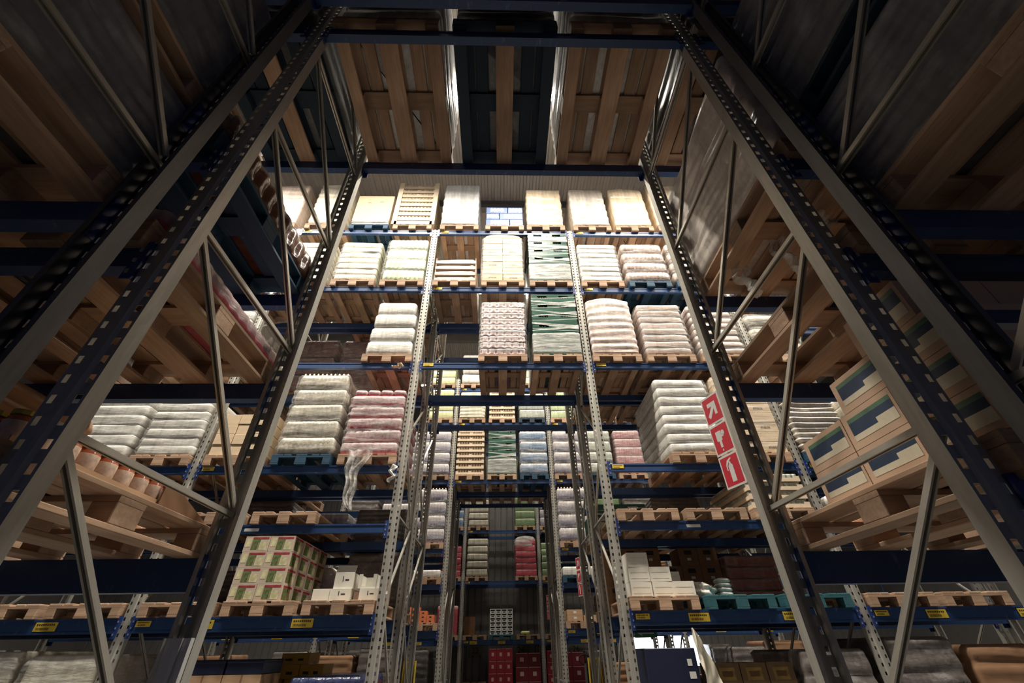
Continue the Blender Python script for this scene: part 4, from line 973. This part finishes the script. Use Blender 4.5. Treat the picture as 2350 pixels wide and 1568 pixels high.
DSC = {'arrow': 'red sign with a white arrow', 'hose': 'red sign with a white fire hose symbol', 'extinguisher': 'red sign with a white fire extinguisher'}
for x, y, w_, where in ((1.345, 2.328, 1., 'near right upright'), (1.335, Y[2] + DEPTH + .008, 1., 'third-row upright right of tunnel'), (1.335, Y[4] + DEPTH + .008, 1., 'fifth-row upright right of far tunnel')):
    ang = math.atan2(-.96, .30)
    for k, kd in enumerate(('arrow', 'hose', 'extinguisher')):
        o = obj('fire_sign', SG[kd], None, (x - .078 * math.cos(ang), y - .078 * math.sin(ang), CAMZ + 1.235 - k * .197), (0, 0, ang)); o.scale = (.80, 1, 1); tag(o, f'{DSC[kd]} on the {where}', 'sign', 'fire signs')
TXS = m_plain('wall_number', (.012, .012, .014), .6); PLT = m_plain('number_plate', (.16, .15, .10), .6, 0, .1, 4)
for s, x in (('20', -2.78), ('22', -.92), ('24', .73), ('26', 2.72)):
    o = obj('number_sign', MB().box(-.24, .24, -.006, 0, -.14, .14).mesh('plate', PLT), None, (x, 18.82, CAMZ + .09)); tag(o, f'dull bay number plate reading {s} on the back wall', 'sign', 'bay number plates')
    obj('digits', text_mesh(s, .26, TXS), o, (-.16, -.0085, -.09), (PI/2, 0, 0))
B = MB(); B.box(-.18, .18, -.01, 0, -.07, .07); f = lambda u, v, d: (u, -.0115 + d, v)
o = obj('exit_sign', B.mesh('exit', GREEN), None, (2.30, Y[2] + DEPTH + .10, CAMZ + .235)); tag(o, 'green sign with a white left arrow below the lowest beam', 'sign')
B = MB(); B.poly([(-.14, 0), (-.06, .05), (-.06, .02), (.13, .02), (.13, -.02), (-.06, -.02), (-.06, -.05)], .001, f); obj('arrow', B.mesh('arrow', PAPER), o)

# ------------------------------------------------------------------ the hall
XL, XR, YB, YF, ZC = -15., 15., 18.85, -7., CAMZ + 10.0
FLOOR = m_plain('floor_concrete', (.13, .125, .12), .55, 0, .12, 3)
struct('floor', MB().box(XL, XR, YF, YB, -.1, 0).mesh('floor', FLOOR))
DECK = m_plain('roof_deck', (.62, .58, .53), .5, .1, .06, 3)
B = MB(); x = XL; p = .17; i = 0
prof = []
while x < XR - p:
    prof += [(x, 0), (x + .07, 0), (x + .09, .045), (x + .15, .045)]; x += p
n = len(prof); B.v += [(a, YF, ZC + z) for a, z in prof] + [(a, YB, ZC + z) for a, z in prof]
B.f += [(k, k + 1, n + k + 1, n + k) for k in range(n - 1)]; B.m += [0] * (n - 1)
B.box(XL, XR, YF, YB, ZC + .06, ZC + .10)
struct('ceiling', B.mesh('ceiling', DECK, fix=False))
WALL = m_plain('wall_cladding', (.17, .165, .16), .55, .1, .08, 3)
B = MB(); x = XL; prof = []
while x < XR - .25:
    prof += [(x, 0), (x + .19, 0), (x + .205, .03), (x + .235, .03)]; x += .25
n = len(prof); B.v += [(a, YB + z, 0) for a, z in prof] + [(a, YB + z, ZC) for a, z in prof]
B.f += [(k, k + 1, n + k + 1, n + k) for k in range(n - 1)]; B.m += [0] * (n - 1)
B.box(XL, XR, YB + .05, YB + .12, 0, ZC + .1)
struct('wall_back', B.mesh('wall_back', WALL, fix=False))
struct('wall_left', MB().box(XL - .12, XL, YF, YB, 0, ZC + .1).mesh('wall_left', WALL)); struct('wall_right', MB().box(XR, XR + .12, YF, YB, 0, ZC + .1).mesh('wall_right', WALL))
PUR = m_plain('purlin_steel', (.30, .29, .28), .5, .3, .06, 4)
for k, y in enumerate((1.1, 7.15, 13.2)):
    B = MB(); B.box(XL, XR, y - .09, y + .09, ZC - .02, ZC - .004).box(XL, XR, y - .09, y + .09, ZC - .30, ZC - .285).box(XL, XR, y - .006, y + .006, ZC - .285, ZC - .02)
    struct(f'trim_{k + 1}', B.mesh('purlin', PUR))
# bright window low in the back wall, far right
def m_emit(name, col, s):
    m, t, b = nt(name); b.inputs['Base Color'].default_value = (*col, 1); b.inputs['Emission Color'].default_value = (*col, 1); b.inputs['Emission Strength'].default_value = s
    return m
w = obj('window_1', MB().box(4.8, 7.3, 0, .03, 1.0, 1.04).box(4.8, 7.3, 0, .03, 2.06, 2.10).box(4.8, 4.84, 0, .03, 1.04, 2.06).box(7.26, 7.3, 0, .03, 1.04, 2.06).box(6.0, 6.05, 0, .03, 1.04, 2.06).mesh('wframe', WALL), None, (0, YB - .035, 0)); w['kind'] = 'structure'
obj('pane', MB().box(4.84, 7.26, .012, .018, 1.04, 2.06).mesh('pane', m_emit('daylight_pane', (.9, .95, 1.0), 6.)), w)

# ------------------------------------------------------------------ lamps
WARM = (1.0, .925, .80)
HOUS = m_plain('lamp_housing', (.6, .6, .58), .4)
TUBE = m_emit('lamp_tube', WARM, 18.)
hm = MB().box(-.75, .75, -.09, .09, .03, .09).box(-.75, .75, -.10, -.09, -.02, .09).box(-.75, .75, .09, .10, -.02, .09).mesh('housing', HOUS)
tm = MB().box(-.72, .72, -.05, -.02, 0, .03).box(-.72, .72, .02, .05, 0, .03).mesh('tube', TUBE)
wm = MB().box(-.6, -.59, -.005, .005, .09, .75).box(.59, .6, -.005, .005, .09, .75).mesh('wire', BLACK)
POW = {4.0: 262., 9.9: 165., 15.7: 62.}
AIN = {4.0: 'aisle beyond the near racks', 9.9: 'middle aisle', 15.7: 'aisle at the back wall'}
for y, pw in POW.items():
    nl = {4.0: 3, 9.9: 2, 15.7: 1}[y]
    for i in range(-nl, nl + 1):
        x = i * 2.8 + (.5 if y == 4.0 else 0)
        t = thing('ceiling_light', f'hanging tube light over the {AIN[y]}, {["third left of", "second left of", "first left of", "over", "first right of", "second right of", "third right of"][i + 3]} the tunnel line', 'light', (x, y, ZC - .75 if False else CAMZ + 9.25), 'hanging tube lights')
        obj('housing', hm, t); obj('tube', tm, t); obj('wire', wm, t)
        L = bpy.data.lights.new('tube_light', 'AREA'); L.shape = 'RECTANGLE'; L.size = 1.5; L.size_y = .2; L.energy = pw; L.color = WARM; L.spread = math.radians(134)
        lo = obj('lamp_glow', L, t, (0, 0, -.03))
W = bpy.data.worlds.new('World'); SC.world = W; W.use_nodes = True
bg = W.node_tree.nodes['Background']; bg.inputs[0].default_value = (.20, .36, 1.0, 1); bg.inputs[1].default_value = .045

# ------------------------------------------------------------------ camera (solved from the photograph)
f, pi_, ya, ro = 970.73, .6346, .0313, -.0170
def rdir(u, v, ff):
    c, s = math.cos(ro), math.sin(ro); u, v = c*u - s*v, s*u + c*v
    F = ff*math.cos(pi_) - v*math.sin(pi_); Z = ff*math.sin(pi_) + v*math.cos(pi_); X = u
    c, s = math.cos(ya), math.sin(ya)
    return Vector((c*X + s*F, -s*X + c*F, Z))
R_, U_, F_ = rdir(1, 0, 0), rdir(0, 1, 0), rdir(0, 0, 1)
cam = bpy.data.cameras.new('Camera'); co = bpy.data.objects.new('Camera', cam); COL.objects.link(co)
M = Matrix((R_, U_, -F_)).transposed().to_4x4(); M.translation = Vector((-.025, 0, CAMZ)); co.matrix_world = M
cam.sensor_fit = 'HORIZONTAL'; cam.sensor_width = 36.; cam.lens = f / 2350 * 36; cam.clip_start = .02
SC.camera = co
SC.view_settings.view_transform = 'Standard'; SC.view_settings.look = 'None'; SC.view_settings.gamma = 1; SC.view_settings.use_curve_mapping = False
SC.view_settings.exposure = 0.0
SC.cycles.max_bounces = 8; SC.cycles.transparent_max_bounces = 16
for k, v in USED.items():
    if v > 1: print('DUPLABEL', v, k)
